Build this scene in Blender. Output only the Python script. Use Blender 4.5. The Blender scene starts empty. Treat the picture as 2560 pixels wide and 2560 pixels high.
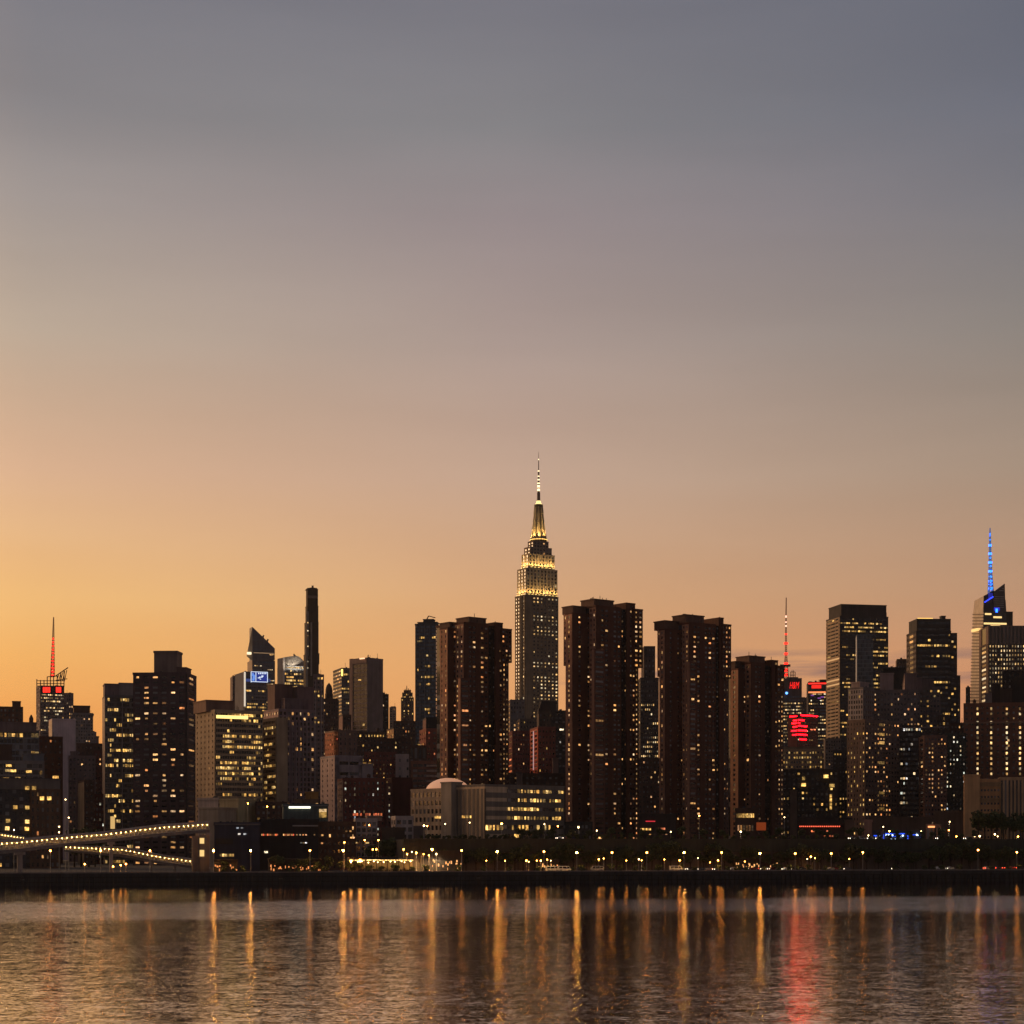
import bpy, math, random
from mathutils import Vector, Matrix

# ------------------------------------------------------------------ camera
SC = bpy.context.scene
F = 4600.0; H = 17.0; YH = 2110.0; CX = 1280.0      # focal length in photo pixels, eye height, horizon row
cam_d = bpy.data.cameras.new('camera'); cam = bpy.data.objects.new('camera', cam_d)
SC.collection.objects.link(cam); SC.camera = cam
cam.location = (0, 0, H); cam.rotation_euler = (math.radians(90), 0, 0)
cam_d.sensor_width = 36.0; cam_d.lens = 36.0*F/2560.0
cam_d.shift_y = (YH-1280.0)/2560.0
cam_d.clip_start = 1.0; cam_d.clip_end = 60000.0

# ------------------------------------------------------------------ world (dusk sky) and sun
def s2l(c):
    return tuple((v/255/12.92 if v/255 <= .04045 else ((v/255+.055)/1.055)**2.4) for v in c)

SUN_EL, SUN_AZ = math.radians(7.0), math.radians(-62)     # just above the western horizon, left of the view
world = bpy.data.worlds.new('World'); SC.world = world; world.use_nodes = True
NT = world.node_tree; NT.nodes.clear()
def wn(t, **k):
    n = NT.nodes.new(t)
    for a, v in k.items(): setattr(n, a, v)
    return n
def wl(a, b): NT.links.new(a, b)
def wmath(op, a, b=None, c=None, clamp=False):
    n = wn('ShaderNodeMath', operation=op, use_clamp=clamp)
    for i, v in enumerate((a, b, c)):
        if v is None: continue
        if isinstance(v, (int, float)): n.inputs[i].default_value = v
        else: wl(v, n.inputs[i])
    return n.outputs[0]
def wmix(f, a, b, blend='MIX'):
    n = wn('ShaderNodeMix', data_type='RGBA', blend_type=blend)
    if isinstance(f, (int, float)): n.inputs[0].default_value = f
    else: wl(f, n.inputs[0])
    for i, v in ((6, a), (7, b)):
        if isinstance(v, tuple): n.inputs[i].default_value = (*v, 1)
        else: wl(v, n.inputs[i])
    return n.outputs[2]
tc = wn('ShaderNodeTexCoord'); sep = wn('ShaderNodeSeparateXYZ'); wl(tc.outputs['Generated'], sep.inputs[0])
dx, dy, dz = sep.outputs
def ramp(fac, stops):
    r = wn('ShaderNodeValToRGB'); wl(fac, r.inputs[0]); e = r.color_ramp.elements
    for i, (p, c) in enumerate(stops):
        el = e[i] if i < 2 else e.new(p)
        el.position = p; el.color = (*s2l(c), 1)
    return r.outputs[0]
el = wmath('DIVIDE', dz, 0.5, clamp=True)                  # 0..1 over the first 30 degrees
def st(rows):                                              # photo rows -> ramp positions
    out = []
    for y, c in rows:
        t = max(0, (YH-y)/F); out.append((min(1, t/math.sqrt(1+t*t+.02)/.5), c))
    return sorted(out)
SKY_L = st([(2110,(214,132,70)),(1830,(236,156,78)),(1650,(240,176,98)),(1500,(238,184,116)),(1190,(218,177,143)),(848,(184,165,146)),(530,(157,147,142)),(300,(134,130,132)),(0,(119,118,125))])
SKY_C = st([(2110,(205,128,80)),(1830,(224,152,92)),(1650,(220,160,106)),(1500,(212,162,117)),(1190,(192,160,138)),(848,(167,148,140)),(530,(147,135,136)),(300,(130,128,131)),(0,(116,115,123))])
SKY_R = st([(2110,(182,114,84)),(1830,(206,134,94)),(1650,(197,141,104)),(1500,(184,142,111)),(1190,(160,138,120)),(848,(136,128,122)),(530,(114,113,119)),(300,(102,104,115)),(0,(95,98,110))])
az = wmath('DIVIDE', dx, wmath('MAXIMUM', wmath('SQRT', wmath('ADD', wmath('MULTIPLY', dx, dx), wmath('MULTIPLY', dy, dy))), .001))
fl = wmath('MULTIPLY_ADD', az, -1/.275, 0.0, clamp=True)
fr_ = wmath('MULTIPLY_ADD', az, 1/.275, 0.0, clamp=True)
west = wmix(fr_, wmix(fl, ramp(el, SKY_C), ramp(el, SKY_L)), ramp(el, SKY_R))
# thin cloud bars low over the right half
cmap = wn('ShaderNodeMapping'); cmap.inputs['Scale'].default_value = (13, 13, 170); wl(tc.outputs['Generated'], cmap.inputs[0])
cn = wn('ShaderNodeTexNoise'); cn.inputs['Scale'].default_value = 1.0; cn.inputs['Detail'].default_value = 5; wl(cmap.outputs[0], cn.inputs[0])
cl = wmath('MULTIPLY_ADD', cn.outputs[0], 5.5, -2.55, clamp=True)
def band(v, a, b, c, d):
    return wmath('MULTIPLY', wmath('MULTIPLY_ADD', v, 1/(b-a), -a/(b-a), clamp=True), wmath('MULTIPLY_ADD', v, -1/(d-c), d/(d-c), clamp=True))
cm = wmath('MULTIPLY', wmath('MULTIPLY', cl, band(dz, .072, .090, .096, .108)), band(az, .0, .09, .26, .6))
west = wmix(wmath('MULTIPLY', cm, .75), west, s2l((128, 100, 98)))
# broad faint unevenness, as real air has
n2 = wn('ShaderNodeTexNoise'); n2.inputs['Scale'].default_value = 3.0; n2.inputs['Detail'].default_value = 6
m2 = wn('ShaderNodeMapping'); m2.inputs['Scale'].default_value = (1, 1, 7); wl(tc.outputs['Generated'], m2.inputs[0]); wl(m2.outputs[0], n2.inputs[0])
west = wmix(.17, west, n2.outputs[0], 'SOFT_LIGHT')
# glow of the set sun to the left of the frame, dusk-blue sky behind the camera
glow = wmath('POWER', wmath('MAXIMUM', wmath('ADD', wmath('MULTIPLY', dx, -.93), wmath('MULTIPLY', dy, .37)), 0), 3)
glow = wmath('MULTIPLY', glow, wmath('MULTIPLY_ADD', az, -2.2, -.55, clamp=True))
west = wmix(glow, west, (2.0, .98, .36), 'ADD')
east = ramp(el, [(0, (96, 79, 74)), (.25, (93, 83, 83)), (.6, (88, 84, 91)), (1, (83, 84, 94))])
fe = wn('ShaderNodeMapRange', interpolation_type='SMOOTHSTEP'); wl(dy, fe.inputs[0])
for i, v in ((1, .55), (2, -.35), (3, 0), (4, 1)): fe.inputs[i].default_value = v
grad = wmix(fe.outputs[0], west, east)
nish = wn('ShaderNodeTexSky', sky_type='NISHITA', sun_disc=False, sun_elevation=SUN_EL, sun_rotation=-SUN_AZ+0.0)
bg1 = wn('ShaderNodeBackground'); wl(grad, bg1.inputs[0]); bg1.inputs[1].default_value = 1.06
bg2 = wn('ShaderNodeBackground'); wl(nish.outputs[0], bg2.inputs[0]); bg2.inputs[1].default_value = 0.003
ad = wn('ShaderNodeAddShader'); wl(bg1.outputs[0], ad.inputs[0]); wl(bg2.outputs[0], ad.inputs[1])
wo = wn('ShaderNodeOutputWorld'); wl(ad.outputs[0], wo.inputs[0])

sun_d = bpy.data.lights.new('sun', 'SUN'); sun_d.energy = 1.0; sun_d.angle = math.radians(16); sun_d.color = (1, .62, .32)
sun = bpy.data.objects.new('sun', sun_d); SC.collection.objects.link(sun)
sd = Vector((math.sin(SUN_AZ)*math.cos(SUN_EL), math.cos(SUN_AZ)*math.cos(SUN_EL), math.sin(SUN_EL)))
sun.rotation_euler = sd.to_track_quat('Z', 'Y').to_euler()
SC.view_settings.view_transform = 'Standard'; SC.view_settings.look = 'None'
SC.view_settings.exposure = 0.0; SC.view_settings.gamma = 1.0
try: SC.view_settings.use_curve_mapping = False
except Exception: pass

# ------------------------------------------------------------------ helpers
COL = SC.collection
RND = random.Random(11)
def X(px, D): return (px-CX)/F*D
def Z(py, D): return H+(YH-py)/F*D

class MB:
    """collects quads and turns them into one mesh object"""
    def __init__(s): s.v = []; s.f = []; s.uv = []; s.r = []
    def quad(s, a, b, c, d, uv=None, r=0.0):
        i = len(s.v); s.v += [a, b, c, d]; s.f.append((i, i+1, i+2, i+3)); s.uv.append(uv); s.r.append(r)
    def poly(s, pts, r=0.0):
        i = len(s.v); s.v += list(pts); s.f.append(tuple(range(i, i+len(pts)))); s.uv.append(None); s.r.append(r)
    def box(s, x0, x1, y0, y1, z0, z1, fr=(0, 0, 0), bottom=True, back=True, uvs=None):
        c, n = math.cos(fr[2]), math.sin(fr[2])
        P = lambda x, y, z: (fr[0]+x*c-y*n, fr[1]+x*n+y*c, z)
        uf = ul = None
        if uvs: uf, ul = uvs
        s.quad(P(x0,y0,z0), P(x1,y0,z0), P(x1,y0,z1), P(x0,y0,z1), uf)
        s.quad(P(x0,y1,z0), P(x0,y0,z0), P(x0,y0,z1), P(x0,y1,z1), ul)
        s.quad(P(x1,y0,z0), P(x1,y1,z0), P(x1,y1,z1), P(x1,y0,z1))
        if back: s.quad(P(x1,y1,z0), P(x0,y1,z0), P(x0,y1,z1), P(x1,y1,z1))
        s.quad(P(x0,y0,z1), P(x1,y0,z1), P(x1,y1,z1), P(x0,y1,z1))
        if bottom: s.quad(P(x0,y1,z0), P(x1,y1,z0), P(x1,y0,z0), P(x0,y0,z0))
    def bar(s, a, b, w, w2=None):
        a = Vector(a); b = Vector(b); d = (b-a).normalized(); w2 = w if w2 is None else w2
        up = Vector((0, 0, 1)) if abs(d.z) < .9 else Vector((0, 1, 0))
        e = d.cross(up).normalized(); g = e.cross(d)
        A = [a+(e*i+g*j)*w/2 for i, j in ((-1,-1),(1,-1),(1,1),(-1,1))]
        B = [b+(e*i+g*j)*w2/2 for i, j in ((-1,-1),(1,-1),(1,1),(-1,1))]
        for k in range(4):
            m = (k+1) % 4; s.quad(tuple(A[k]), tuple(A[m]), tuple(B[m]), tuple(B[k]))
        s.quad(*[tuple(p) for p in A[::-1]]); s.quad(*[tuple(p) for p in B])
    def lathe(s, prof, n=16, cx=0, cy=0, a0=0.0):
        for (r0, z0), (r1, z1) in zip(prof, prof[1:]):
            for k in range(n):
                p, q = a0+2*math.pi*k/n, a0+2*math.pi*(k+1)/n
                s.quad((cx+r0*math.cos(p), cy+r0*math.sin(p), z0), (cx+r0*math.cos(q), cy+r0*math.sin(q), z0),
                       (cx+r1*math.cos(q), cy+r1*math.sin(q), z1), (cx+r1*math.cos(p), cy+r1*math.sin(p), z1))
    def ball(s, c, r, n=8, m=5):
        for i in range(m):
            t0, t1 = math.pi*i/m, math.pi*(i+1)/m
            for k in range(n):
                p, q = 2*math.pi*k/n, 2*math.pi*(k+1)/n
                g = lambda t, a: (c[0]+r*math.sin(t)*math.cos(a), c[1]+r*math.sin(t)*math.sin(a), c[2]+r*math.cos(t))
                s.quad(g(t1,p), g(t1,q), g(t0,q), g(t0,p))
    def mesh(s, name, mat, smooth=False):
        me = bpy.data.meshes.new(name); me.from_pydata([tuple(p) for p in s.v], [], s.f)
        if any(u for u in s.uv):
            ul = me.uv_layers.new(name='UVMap'); k = 0
            for f, u in zip(s.f, s.uv):
                for j in range(len(f)):
                    ul.data[k].uv = u[j] if u else (0, 0); k += 1
        if any(s.r):
            at = me.attributes.new('rnd', 'FLOAT', 'FACE')
            at.data.foreach_set('value', s.r)
        if mat: me.materials.append(mat)
        if smooth:
            for p in me.polygons: p.use_smooth = True
        me.update(); return me
    def build(s, name, mat, parent=None, smooth=False):
        if not s.f: return None
        return link(name, s.mesh(name, mat, smooth), parent)

def link(name, data, parent=None, loc=None, rz=0.0):
    o = bpy.data.objects.new(name, data); COL.objects.link(o)
    if parent is not None: o.parent = parent
    if loc is not None: o.location = loc
    if rz: o.rotation_euler = (0, 0, rz)
    return o
def tag(o, label=None, cat=None, group=None, kind=None):
    if label: o['label'] = label
    if cat: o['category'] = cat
    if group: o['group'] = group
    if kind: o['kind'] = kind
    return o
def empty(name, loc, rz, label, cat, group=None):
    o = link(name, None, None, loc, rz); o.empty_display_size = 1
    return tag(o, label, cat, group)
def copy_tree(o, parent=None):
    c = o.copy(); COL.objects.link(c)
    if parent is not None: c.parent = parent
    for ch in [q for q in o.children]: copy_tree(ch, c)
    return c

# ------------------------------------------------------------------ materials
def newmat(name):
    m = bpy.data.materials.new(name); m.use_nodes = True
    return m, m.node_tree, m.node_tree.nodes['Principled BSDF']
_W = {}
def wall(col, rough=.85, vary=.35, name='wall_surface'):
    """masonry / concrete / metal with weathering: blotches, rain streaks, floor-line dirt"""
    key = (tuple(col), rough)
    if key in _W: return _W[key]
    m, t, b = newmat(name); N = t.nodes; L = t.links
    co = N.new('ShaderNodeTexCoord'); oi = N.new('ShaderNodeObjectInfo')
    n1 = N.new('ShaderNodeTexNoise'); n1.inputs['Scale'].default_value = .12; n1.inputs['Detail'].default_value = 6; L.new(co.outputs['Object'], n1.inputs[0])
    mp = N.new('ShaderNodeMapping'); mp.inputs['Scale'].default_value = (.7, .7, .03); L.new(co.outputs['Object'], mp.inputs[0])
    n2 = N.new('ShaderNodeTexNoise'); n2.inputs['Scale'].default_value = 1; n2.inputs['Detail'].default_value = 4; L.new(mp.outputs[0], n2.inputs[0])
    a = N.new('ShaderNodeMath'); a.operation = 'ADD'; L.new(n1.outputs[0], a.inputs[0]); L.new(n2.outputs[0], a.inputs[1])
    r = N.new('ShaderNodeMapRange'); L.new(a.outputs[0], r.inputs[0])
    for i, v in ((1, .6), (2, 1.4), (3, 1-vary), (4, 1+vary)): r.inputs[i].default_value = v
    hs = N.new('ShaderNodeMix'); hs.data_type = 'RGBA'; hs.blend_type = 'MULTIPLY'; hs.inputs[0].default_value = 1
    hs.inputs[6].default_value = (*col, 1); L.new(r.outputs[0], hs.inputs[7])
    L.new(hs.outputs[2], b.inputs['Base Color']); b.inputs['Roughness'].default_value = rough
    b.inputs['Specular IOR Level'].default_value = .25
    _W[key] = m; return m
def plain(name, col, rough=.6, metal=0.0, spec=.4):
    m, t, b = newmat(name); N = t.nodes; L = t.links
    co = N.new('ShaderNodeTexCoord'); n1 = N.new('ShaderNodeTexNoise'); n1.inputs['Scale'].default_value = .8; n1.inputs['Detail'].default_value = 5
    L.new(co.outputs['Object'], n1.inputs[0])
    r = N.new('ShaderNodeMapRange'); L.new(n1.outputs[0], r.inputs[0])
    for i, v in ((1, .3), (2, .7), (3, .75), (4, 1.2)): r.inputs[i].default_value = v
    hs = N.new('ShaderNodeMix'); hs.data_type = 'RGBA'; hs.blend_type = 'MULTIPLY'; hs.inputs[0].default_value = 1
    hs.inputs[6].default_value = (*col, 1); L.new(r.outputs[0], hs.inputs[7]); L.new(hs.outputs[2], b.inputs['Base Color'])
    b.inputs['Roughness'].default_value = rough; b.inputs['Metallic'].default_value = metal; b.inputs['Specular IOR Level'].default_value = spec
    return m
_G = {}
def glass(col=(.02, .022, .03), rough=.12, blind=.16, spec=.6):
    """unlit windows: dark panes, some with pale blinds, each cell its own"""
    key = (col, rough, blind)
    if key in _G: return _G[key]
    m, t, b = newmat('window_glass'); N = t.nodes; L = t.links
    uv = N.new('ShaderNodeUVMap'); fl = N.new('ShaderNodeVectorMath'); fl.operation = 'FLOOR'; L.new(uv.outputs[0], fl.inputs[0])
    oi = N.new('ShaderNodeObjectInfo'); ad = N.new('ShaderNodeVectorMath'); ad.operation = 'ADD'; L.new(fl.outputs[0], ad.inputs[0]); L.new(oi.outputs['Random'], ad.inputs[1])
    w = N.new('ShaderNodeTexWhiteNoise'); L.new(ad.outputs[0], w.inputs[0])
    cr = N.new('ShaderNodeValToRGB'); L.new(w.outputs[0], cr.inputs[0]); e = cr.color_ramp.elements
    e[0].position = 0; e[0].color = (*[c*.5 for c in col], 1); e[1].position = .7; e[1].color = (*[c*1.5 for c in col], 1)
    q = e.new(.78); q.color = (*[c*1.5+blind*.45 for c in col], 1); q = e.new(1); q.color = (*[c+blind for c in col], 1)
    L.new(cr.outputs[0], b.inputs['Base Color']); b.inputs['Roughness'].default_value = rough; b.inputs['Specular IOR Level'].default_value = spec
    _G[key] = m; return m
def emat(name, col, strength, base=(.02, .02, .02), sample=True):
    m, t, b = newmat(name); b.inputs['Base Color'].default_value = (*base, 1)
    b.inputs['Emission Color'].default_value = (*col, 1); b.inputs['Emission Strength'].default_value = strength
    if not sample: m.cycles.emission_sampling = 'NONE'
    return m
_L = {}
def litmat(kind='warm', gain=1.0):
    """lit rooms behind glass: colour and level differ from window to window, ceilings brighter, curtains and furniture in front"""
    key = (kind, gain)
    if key in _L: return _L[key]
    m, t, b = newmat('lit_room_glass'); N = t.nodes; L = t.links
    oi = N.new('ShaderNodeObjectInfo'); at = N.new('ShaderNodeAttribute'); at.attribute_name = 'rnd'
    a = N.new('ShaderNodeMath'); a.operation = 'ADD'; L.new(oi.outputs['Random'], a.inputs[0]); L.new(at.outputs['Fac'], a.inputs[1])
    fr = N.new('ShaderNodeMath'); fr.operation = 'FRACT'; L.new(a.outputs[0], fr.inputs[0])
    cr = N.new('ShaderNodeValToRGB'); L.new(fr.outputs[0], cr.inputs[0]); cr.color_ramp.interpolation = 'LINEAR'
    pal = {'warm': [(1, .42, .11), (1, .50, .16), (1, .56, .21), (1, .32, .09), (1, .66, .36), (1, .47, .14)],
           'office': [(1, .58, .20), (1, .64, .26), (1, .52, .16), (1, .72, .38), (.95, .78, .5), (1, .60, .22)],
           'yellow': [(1, .54, .13), (1, .60, .16), (1, .48, .10), (1, .66, .25), (1, .56, .14), (1, .52, .12)],
           'cool': [(.9, .85, .6), (.8, .9, .8), (1, .7, .35), (.75, .85, 1), (1, .8, .5), (1, .6, .25)],
           'red': [(1, .16, .05), (1, .25, .08), (1, .12, .05), (1, .3, .12), (1, .2, .08), (1, .4, .15)]}[kind]
    e = cr.color_ramp.elements
    for i, c in enumerate(pal):
        q = e[i] if i < 2 else e.new(i/(len(pal)-1)); q.position = i/(len(pal)-1); q.color = (*c, 1)
    w = N.new('ShaderNodeTexWhiteNoise'); w.noise_dimensions = '1D'; L.new(a.outputs[0], w.inputs['W'])
    pw = N.new('ShaderNodeMath'); pw.operation = 'POWER'; L.new(w.outputs[0], pw.inputs[0]); pw.inputs[1].default_value = 1.7
    st_ = N.new('ShaderNodeMapRange'); L.new(pw.outputs[0], st_.inputs[0]); st_.inputs[3].default_value = .10*gain; st_.inputs[4].default_value = 1.6*gain
    co = N.new('ShaderNodeTexCoord'); sc = N.new('ShaderNodeVectorMath'); sc.operation = 'SCALE'; L.new(oi.outputs['Random'], sc.inputs[0]); sc.inputs[3].default_value = 400
    ad = N.new('ShaderNodeVectorMath'); ad.operation = 'ADD'; L.new(co.outputs['Object'], ad.inputs[0]); L.new(sc.outputs[0], ad.inputs[1])
    n = N.new('ShaderNodeTexNoise'); n.inputs['Scale'].default_value = .9; n.inputs['Detail'].default_value = 2; L.new(ad.outputs[0], n.inputs[0])
    nr = N.new('ShaderNodeMapRange'); L.new(n.outputs[0], nr.inputs[0])
    for i, v in ((1, .35), (2, .65), (3, .35), (4, 1.4)): nr.inputs[i].default_value = v
    mu = N.new('ShaderNodeMath'); mu.operation = 'MULTIPLY'; L.new(st_.outputs[0], mu.inputs[0]); L.new(nr.outputs[0], mu.inputs[1])
    L.new(cr.outputs[0], b.inputs['Emission Color']); L.new(mu.outputs[0], b.inputs['Emission Strength'])
    b.inputs['Base Color'].default_value = (.03, .03, .03, 1); b.inputs['Roughness'].default_value = .15
    m.cycles.emission_sampling = 'NONE'
    _L[key] = m; return m

# colours of the city (real surface colours)
BROWN = (.088, .034, .022); DBROWN = (.085, .05, .04); TAN = (.34, .24, .16); CREAM = (.42, .33, .25); GREY = (.22, .19, .18)
MAUVE = (.17, .125, .125); BRICK = (.16, .05, .036); DBRICK = (.10, .032, .028); NAVY = (.03, .036, .06); TEAL = (.08, .12, .12)
BLACK = (.03, .027, .027); PALE = (.38, .31, .29); LIME = (.33, .26, .18); STEEL = (.16, .17, .19); SAND = (.30, .21, .13); WHITE = (.55, .52, .5)
DARKG = (.06, .06, .065)
G_STD = ((.018, .019, .025), .12, .20); G_BLUE = ((.055, .085, .12), .07, .06); G_DARK = ((.012, .012, .016), .1, .05); G_SILV = ((.3, .28, .27), .18, .03)

# ------------------------------------------------------------------ buildings
GROUND = 5.0; TERR = 19.0
def q(lit=.15, fp=13, bp=14, ww=.5, wh=.5, mode='r', st='p', kind='warm', gain=1.0, cols=None, rows=None, skip=0, botlit=1.0, only=None, blank=()):
    return dict(lit=lit, fp=fp, bp=bp, ww=ww, wh=wh, mode=mode, st=st, kind=kind, gain=gain, cols=cols, rows=rows, skip=skip, botlit=botlit, only=only, blank=blank)
PANES = {}
def pane_mesh(w, h, mat):
    k = (round(w, 1), round(h, 1), mat.name)
    if k not in PANES:
        b = MB(); w, h = max(.2, k[0]), max(.2, k[1])
        b.quad((-w/2, 0, -h/2), (w/2, 0, -h/2), (w/2, 0, h/2), (-w/2, 0, h/2)); PANES[k] = b.mesh('window', mat)
    return PANES[k]
ALL = []
class Bld:
    def __init__(s, name, label, D, xl, xc, xr, top, col, Fs=None, Ss=None, th=None, b0=26, cat='building', group=None, gl=G_STD,
                 ground=None, bot=None, cap=100, roof=1.2, deep=None, rough=.85, main=True, clutter=2, scol=None):
        s.D = D; s.C = X(xc, D); s.col = col; s.gl = gl; s.cap = cap; s.r = random.Random(hash_(name+label)); s.rough = rough
        s.ground = ground if ground is not None else GROUND
        phi = math.atan(-s.C/D)
        if th is None:
            if xr-xc >= xc-xl: s.th = phi+math.asin(min(.95, max(0, (xc-xl)*D/F/b0)))
            else: s.th = math.pi/2+phi-math.asin(min(.95, max(0, (xr-xc)*D/F/b0)))
        else: s.th = math.radians(th)
        s.c, s.n = math.cos(s.th), math.sin(s.th); s.b0 = b0
        s.root = empty(name, (s.C, D, s.ground), s.th, label, cat, group)
        s.parts = {}; s.lit = {}; s.cells = 0; s.main = None
        if main:
            s.main = s.blk(xl, xc, xr, top, bot, Fs, Ss, roof=roof, deep=deep, scol=scol); s.mainbox = s.main
            if clutter: s.clutter(clutter)
        ALL.append(s)
    # local <-> photo
    def fx(s, px, y=0.0):
        r = (px-CX)/F; return (r*(s.D+y*s.c)-s.C+y*s.n)/(s.c-r*s.n)
    def sy(s, px, x=0.0):
        r = (px-CX)/F; return (s.C+x*s.c-r*(s.D+x*s.n))/(s.n+r*s.c)
    def dep(s, x=0.0, y=0.0): return s.D+x*s.n+y*s.c
    def lz(s, py, x=0.0, y=0.0): return Z(py, s.dep(x, y))-s.ground
    def mb(s, part, mat):
        k = (part, mat.name)
        if k not in s.parts: s.parts[k] = (MB(), mat)
        return s.parts[k][0]
    def blk(s, xl, xc, xr, top, bot=None, Fs=None, Ss=None, y0=0.0, part='wall', col=None, roof=.8, deep=None, gl=None, scol=None):
        """a block whose near corner is at photo column xc on the plane y0, front to xr, side to xl"""
        x0 = s.fx(xc, y0); x1 = s.fx(xr, y0)
        b = s.sy(xl, x0)-y0 if xl < xc-.3 else s.b0
        b = min(max(b, 1.0), 90)
        zt = s.lz(top, x0, y0); zb = s.lz(bot, x0, y0) if bot is not None else 0.0
        return s.box(x0, x1, y0, b if deep is None else max(b, deep), zb, zt, Fs, Ss if xl < xc-.3 else None, part, col, roof, gl, sb=b, scol=scol)
    def seg(s, p0, p1, top, bot=None, y0=0.0, dp=10.0, Fs=None, Ss=None, part='wall', col=None, roof=.6, gl=None, scol=None):
        x0, x1 = s.fx(p0, y0), s.fx(p1, y0)
        return s.box(x0, x1, y0, dp, s.lz(bot, x0, y0) if bot is not None else 0.0, s.lz(top, x0, y0), Fs, Ss, part, col, roof, gl, sb=dp, scol=scol)
    def box(s, x0, x1, y0, b, zb, zt, Fs, Ss, part='wall', col=None, roof=.8, gl=None, sb=None, scol=None):
        col = col or s.col; g = glass(*(gl or s.gl)); wm = wall(col, s.rough)
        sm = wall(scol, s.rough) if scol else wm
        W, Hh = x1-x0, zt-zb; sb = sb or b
        e = s.dep(x0, y0)/F
        m = s.mb('window' if (Fs or Ss) else part, g if (Fs or Ss) else wm)
        def grid(L, sp): return (max(1, round(L/(sp['bp']*e))), max(1, round(Hh/(sp['fp']*e))))
        uf = us = None
        if Fs: nb, nf = grid(W*s.c, Fs); uf = [(0, 0), (nb, 0), (nb, nf), (0, nf)]
        if Ss: nb, nf = grid(sb*s.n, Ss); k = b/sb; us = [(100, 0), (100+nb*k, 0), (100+nb*k, nf), (100, nf)]
        m.box(x0, x1, y0, y0+b, zb, zt, uvs=(uf, us))
        w = s.mb(part, wm); ws = s.mb(part, sm)
        if Fs: s.facade(w, (x0, y0, 0.0), W, zb, zt, Fs, *grid(W*s.c, Fs))
        elif Ss: w.box(0, W, -.3, 0, zb, zt, (x0, y0, 0.0), back=False)
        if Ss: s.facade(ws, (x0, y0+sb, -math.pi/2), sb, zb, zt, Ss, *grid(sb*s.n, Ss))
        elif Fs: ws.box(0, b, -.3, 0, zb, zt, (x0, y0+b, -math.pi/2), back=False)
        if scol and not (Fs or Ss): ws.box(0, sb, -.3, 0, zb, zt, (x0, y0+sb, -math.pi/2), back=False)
        if Fs or Ss:
            w.box(x1, x1+.3, y0, y0+b, zb, zt-.01, back=True)
        if roof:
            s.mb('roof', wm).box(x0-.33, x1+.33, y0-.33, y0+b+.33, zt-.04, zt+roof)
        return (x0, x1, y0, b, zb, zt+roof)
    def facade(s, w, fr, L, z0, z1, sp, nb, nf):
        bw, fh = L/nb, (z1-z0)/nf; st_ = sp['st']; ww, wh = sp['ww'], sp['wh']
        pw, sh = bw*(1-ww), fh*(1-wh)
        pd, sd_ = {'p': (.30, .26), 'r': (.12, .30), 'c': (.14, .10), 'v': (.55, .12)}[st_]
        if st_ == 'r': pw = bw*.10; ww = .9
        if st_ == 'c': pw = max(.12, bw*(1-ww)*.5); ww = 1-pw/bw
        for i in range(nb+1):
            a, b = max(0, i*bw-pw/2), min(L, i*bw+pw/2)
            if st_ == 'r' and i in (0, nb): a, b, d = (0, bw*.3, .3) if i == 0 else (L-bw*.3, L, .3)
            else: d = pd
            w.box(a, b, -d, 0, z0, z1-.02, fr, back=False)
        for j in range(nf+1):
            a, b = max(z0, z0+j*fh-sh*.55), min(z1, z0+j*fh+sh*.45)
            if b-a > .02: w.box(0, L, -sd_, 0, a, b, fr, back=False)
        for i in sp['blank']:
            if i < nb: w.box(i*bw, (i+1)*bw, -.29, 0, z0, z1-.02, fr, back=False)
        # lit rooms
        r = s.r; cw = [r.choice((.25, .6, 1, 1.2, 1.9)) for _ in range(nb)]
        litl = s.lit.setdefault((sp['kind'], sp['gain']), [])
        s.cells += nb*nf
        for j in range(nf):
            if j < sp['skip']: continue
            fw = r.choice((0.1, .4, .8, 1.1, 1.8)); on = False
            if sp['rows'] is not None: fw = 3.5 if (nf-1-j) in sp['rows'] else fw*.6
            for i in range(nb):
                p = min(.9, sp['lit']*1.3)*(1 if j > nf*.45 else sp['botlit'])
                if sp['mode'] == 'h':
                    p = p*fw; p = min(.85, p+.35*min(1, p*4)) if on else p*.6
                elif sp['mode'] == 'c': p = p*cw[i]
                if sp['cols'] is not None: p = .9 if i in sp['cols'] or i-nb in sp['cols'] else p*.4
                if sp['only'] is not None and not sp['only'](i/nb, j/nf): p = 0
                if i in sp['blank']: p = 0
                on = r.random() < p
                if on:
                    x, z = (i+.5)*bw, z0+(j+.5)*fh-.05*sh
                    hh = (fh-sh)*r.choice((1, 1, 1, .8)); wd = (bw*ww)*r.choice((1, 1, .8, .55))
                    litl.append((fr, x, z, wd*.96, hh*.96))
    def clutter(s, n, blk=None):
        """small plant on the roof: boxes, fans, thin masts"""
        x0, x1, y0, b, zb, zt = blk or s.main; r = s.r; e = s.D/F
        m = s.mb('roof_unit', wall(DARKG, .7)); a = s.mb('antenna', wall(BLACK, .6))
        for i in range(n):
            w, h = r.uniform(2, 8)*e, r.uniform(1.5, 5)*e; x = r.uniform(x0+1, max(x0+1.2, x1-w-1)); y = y0+r.uniform(.15, .5)*b
            m.box(x, x+w, y, y+w*.7, zt-.03, zt+h)
            if r.random() < .5:
                x = r.uniform(x0+1, x1-1); a.bar((x, y0+1, zt-.1), (x, y0+1, zt+r.uniform(5, 13)*e), .22*max(1, e*3))
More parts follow.
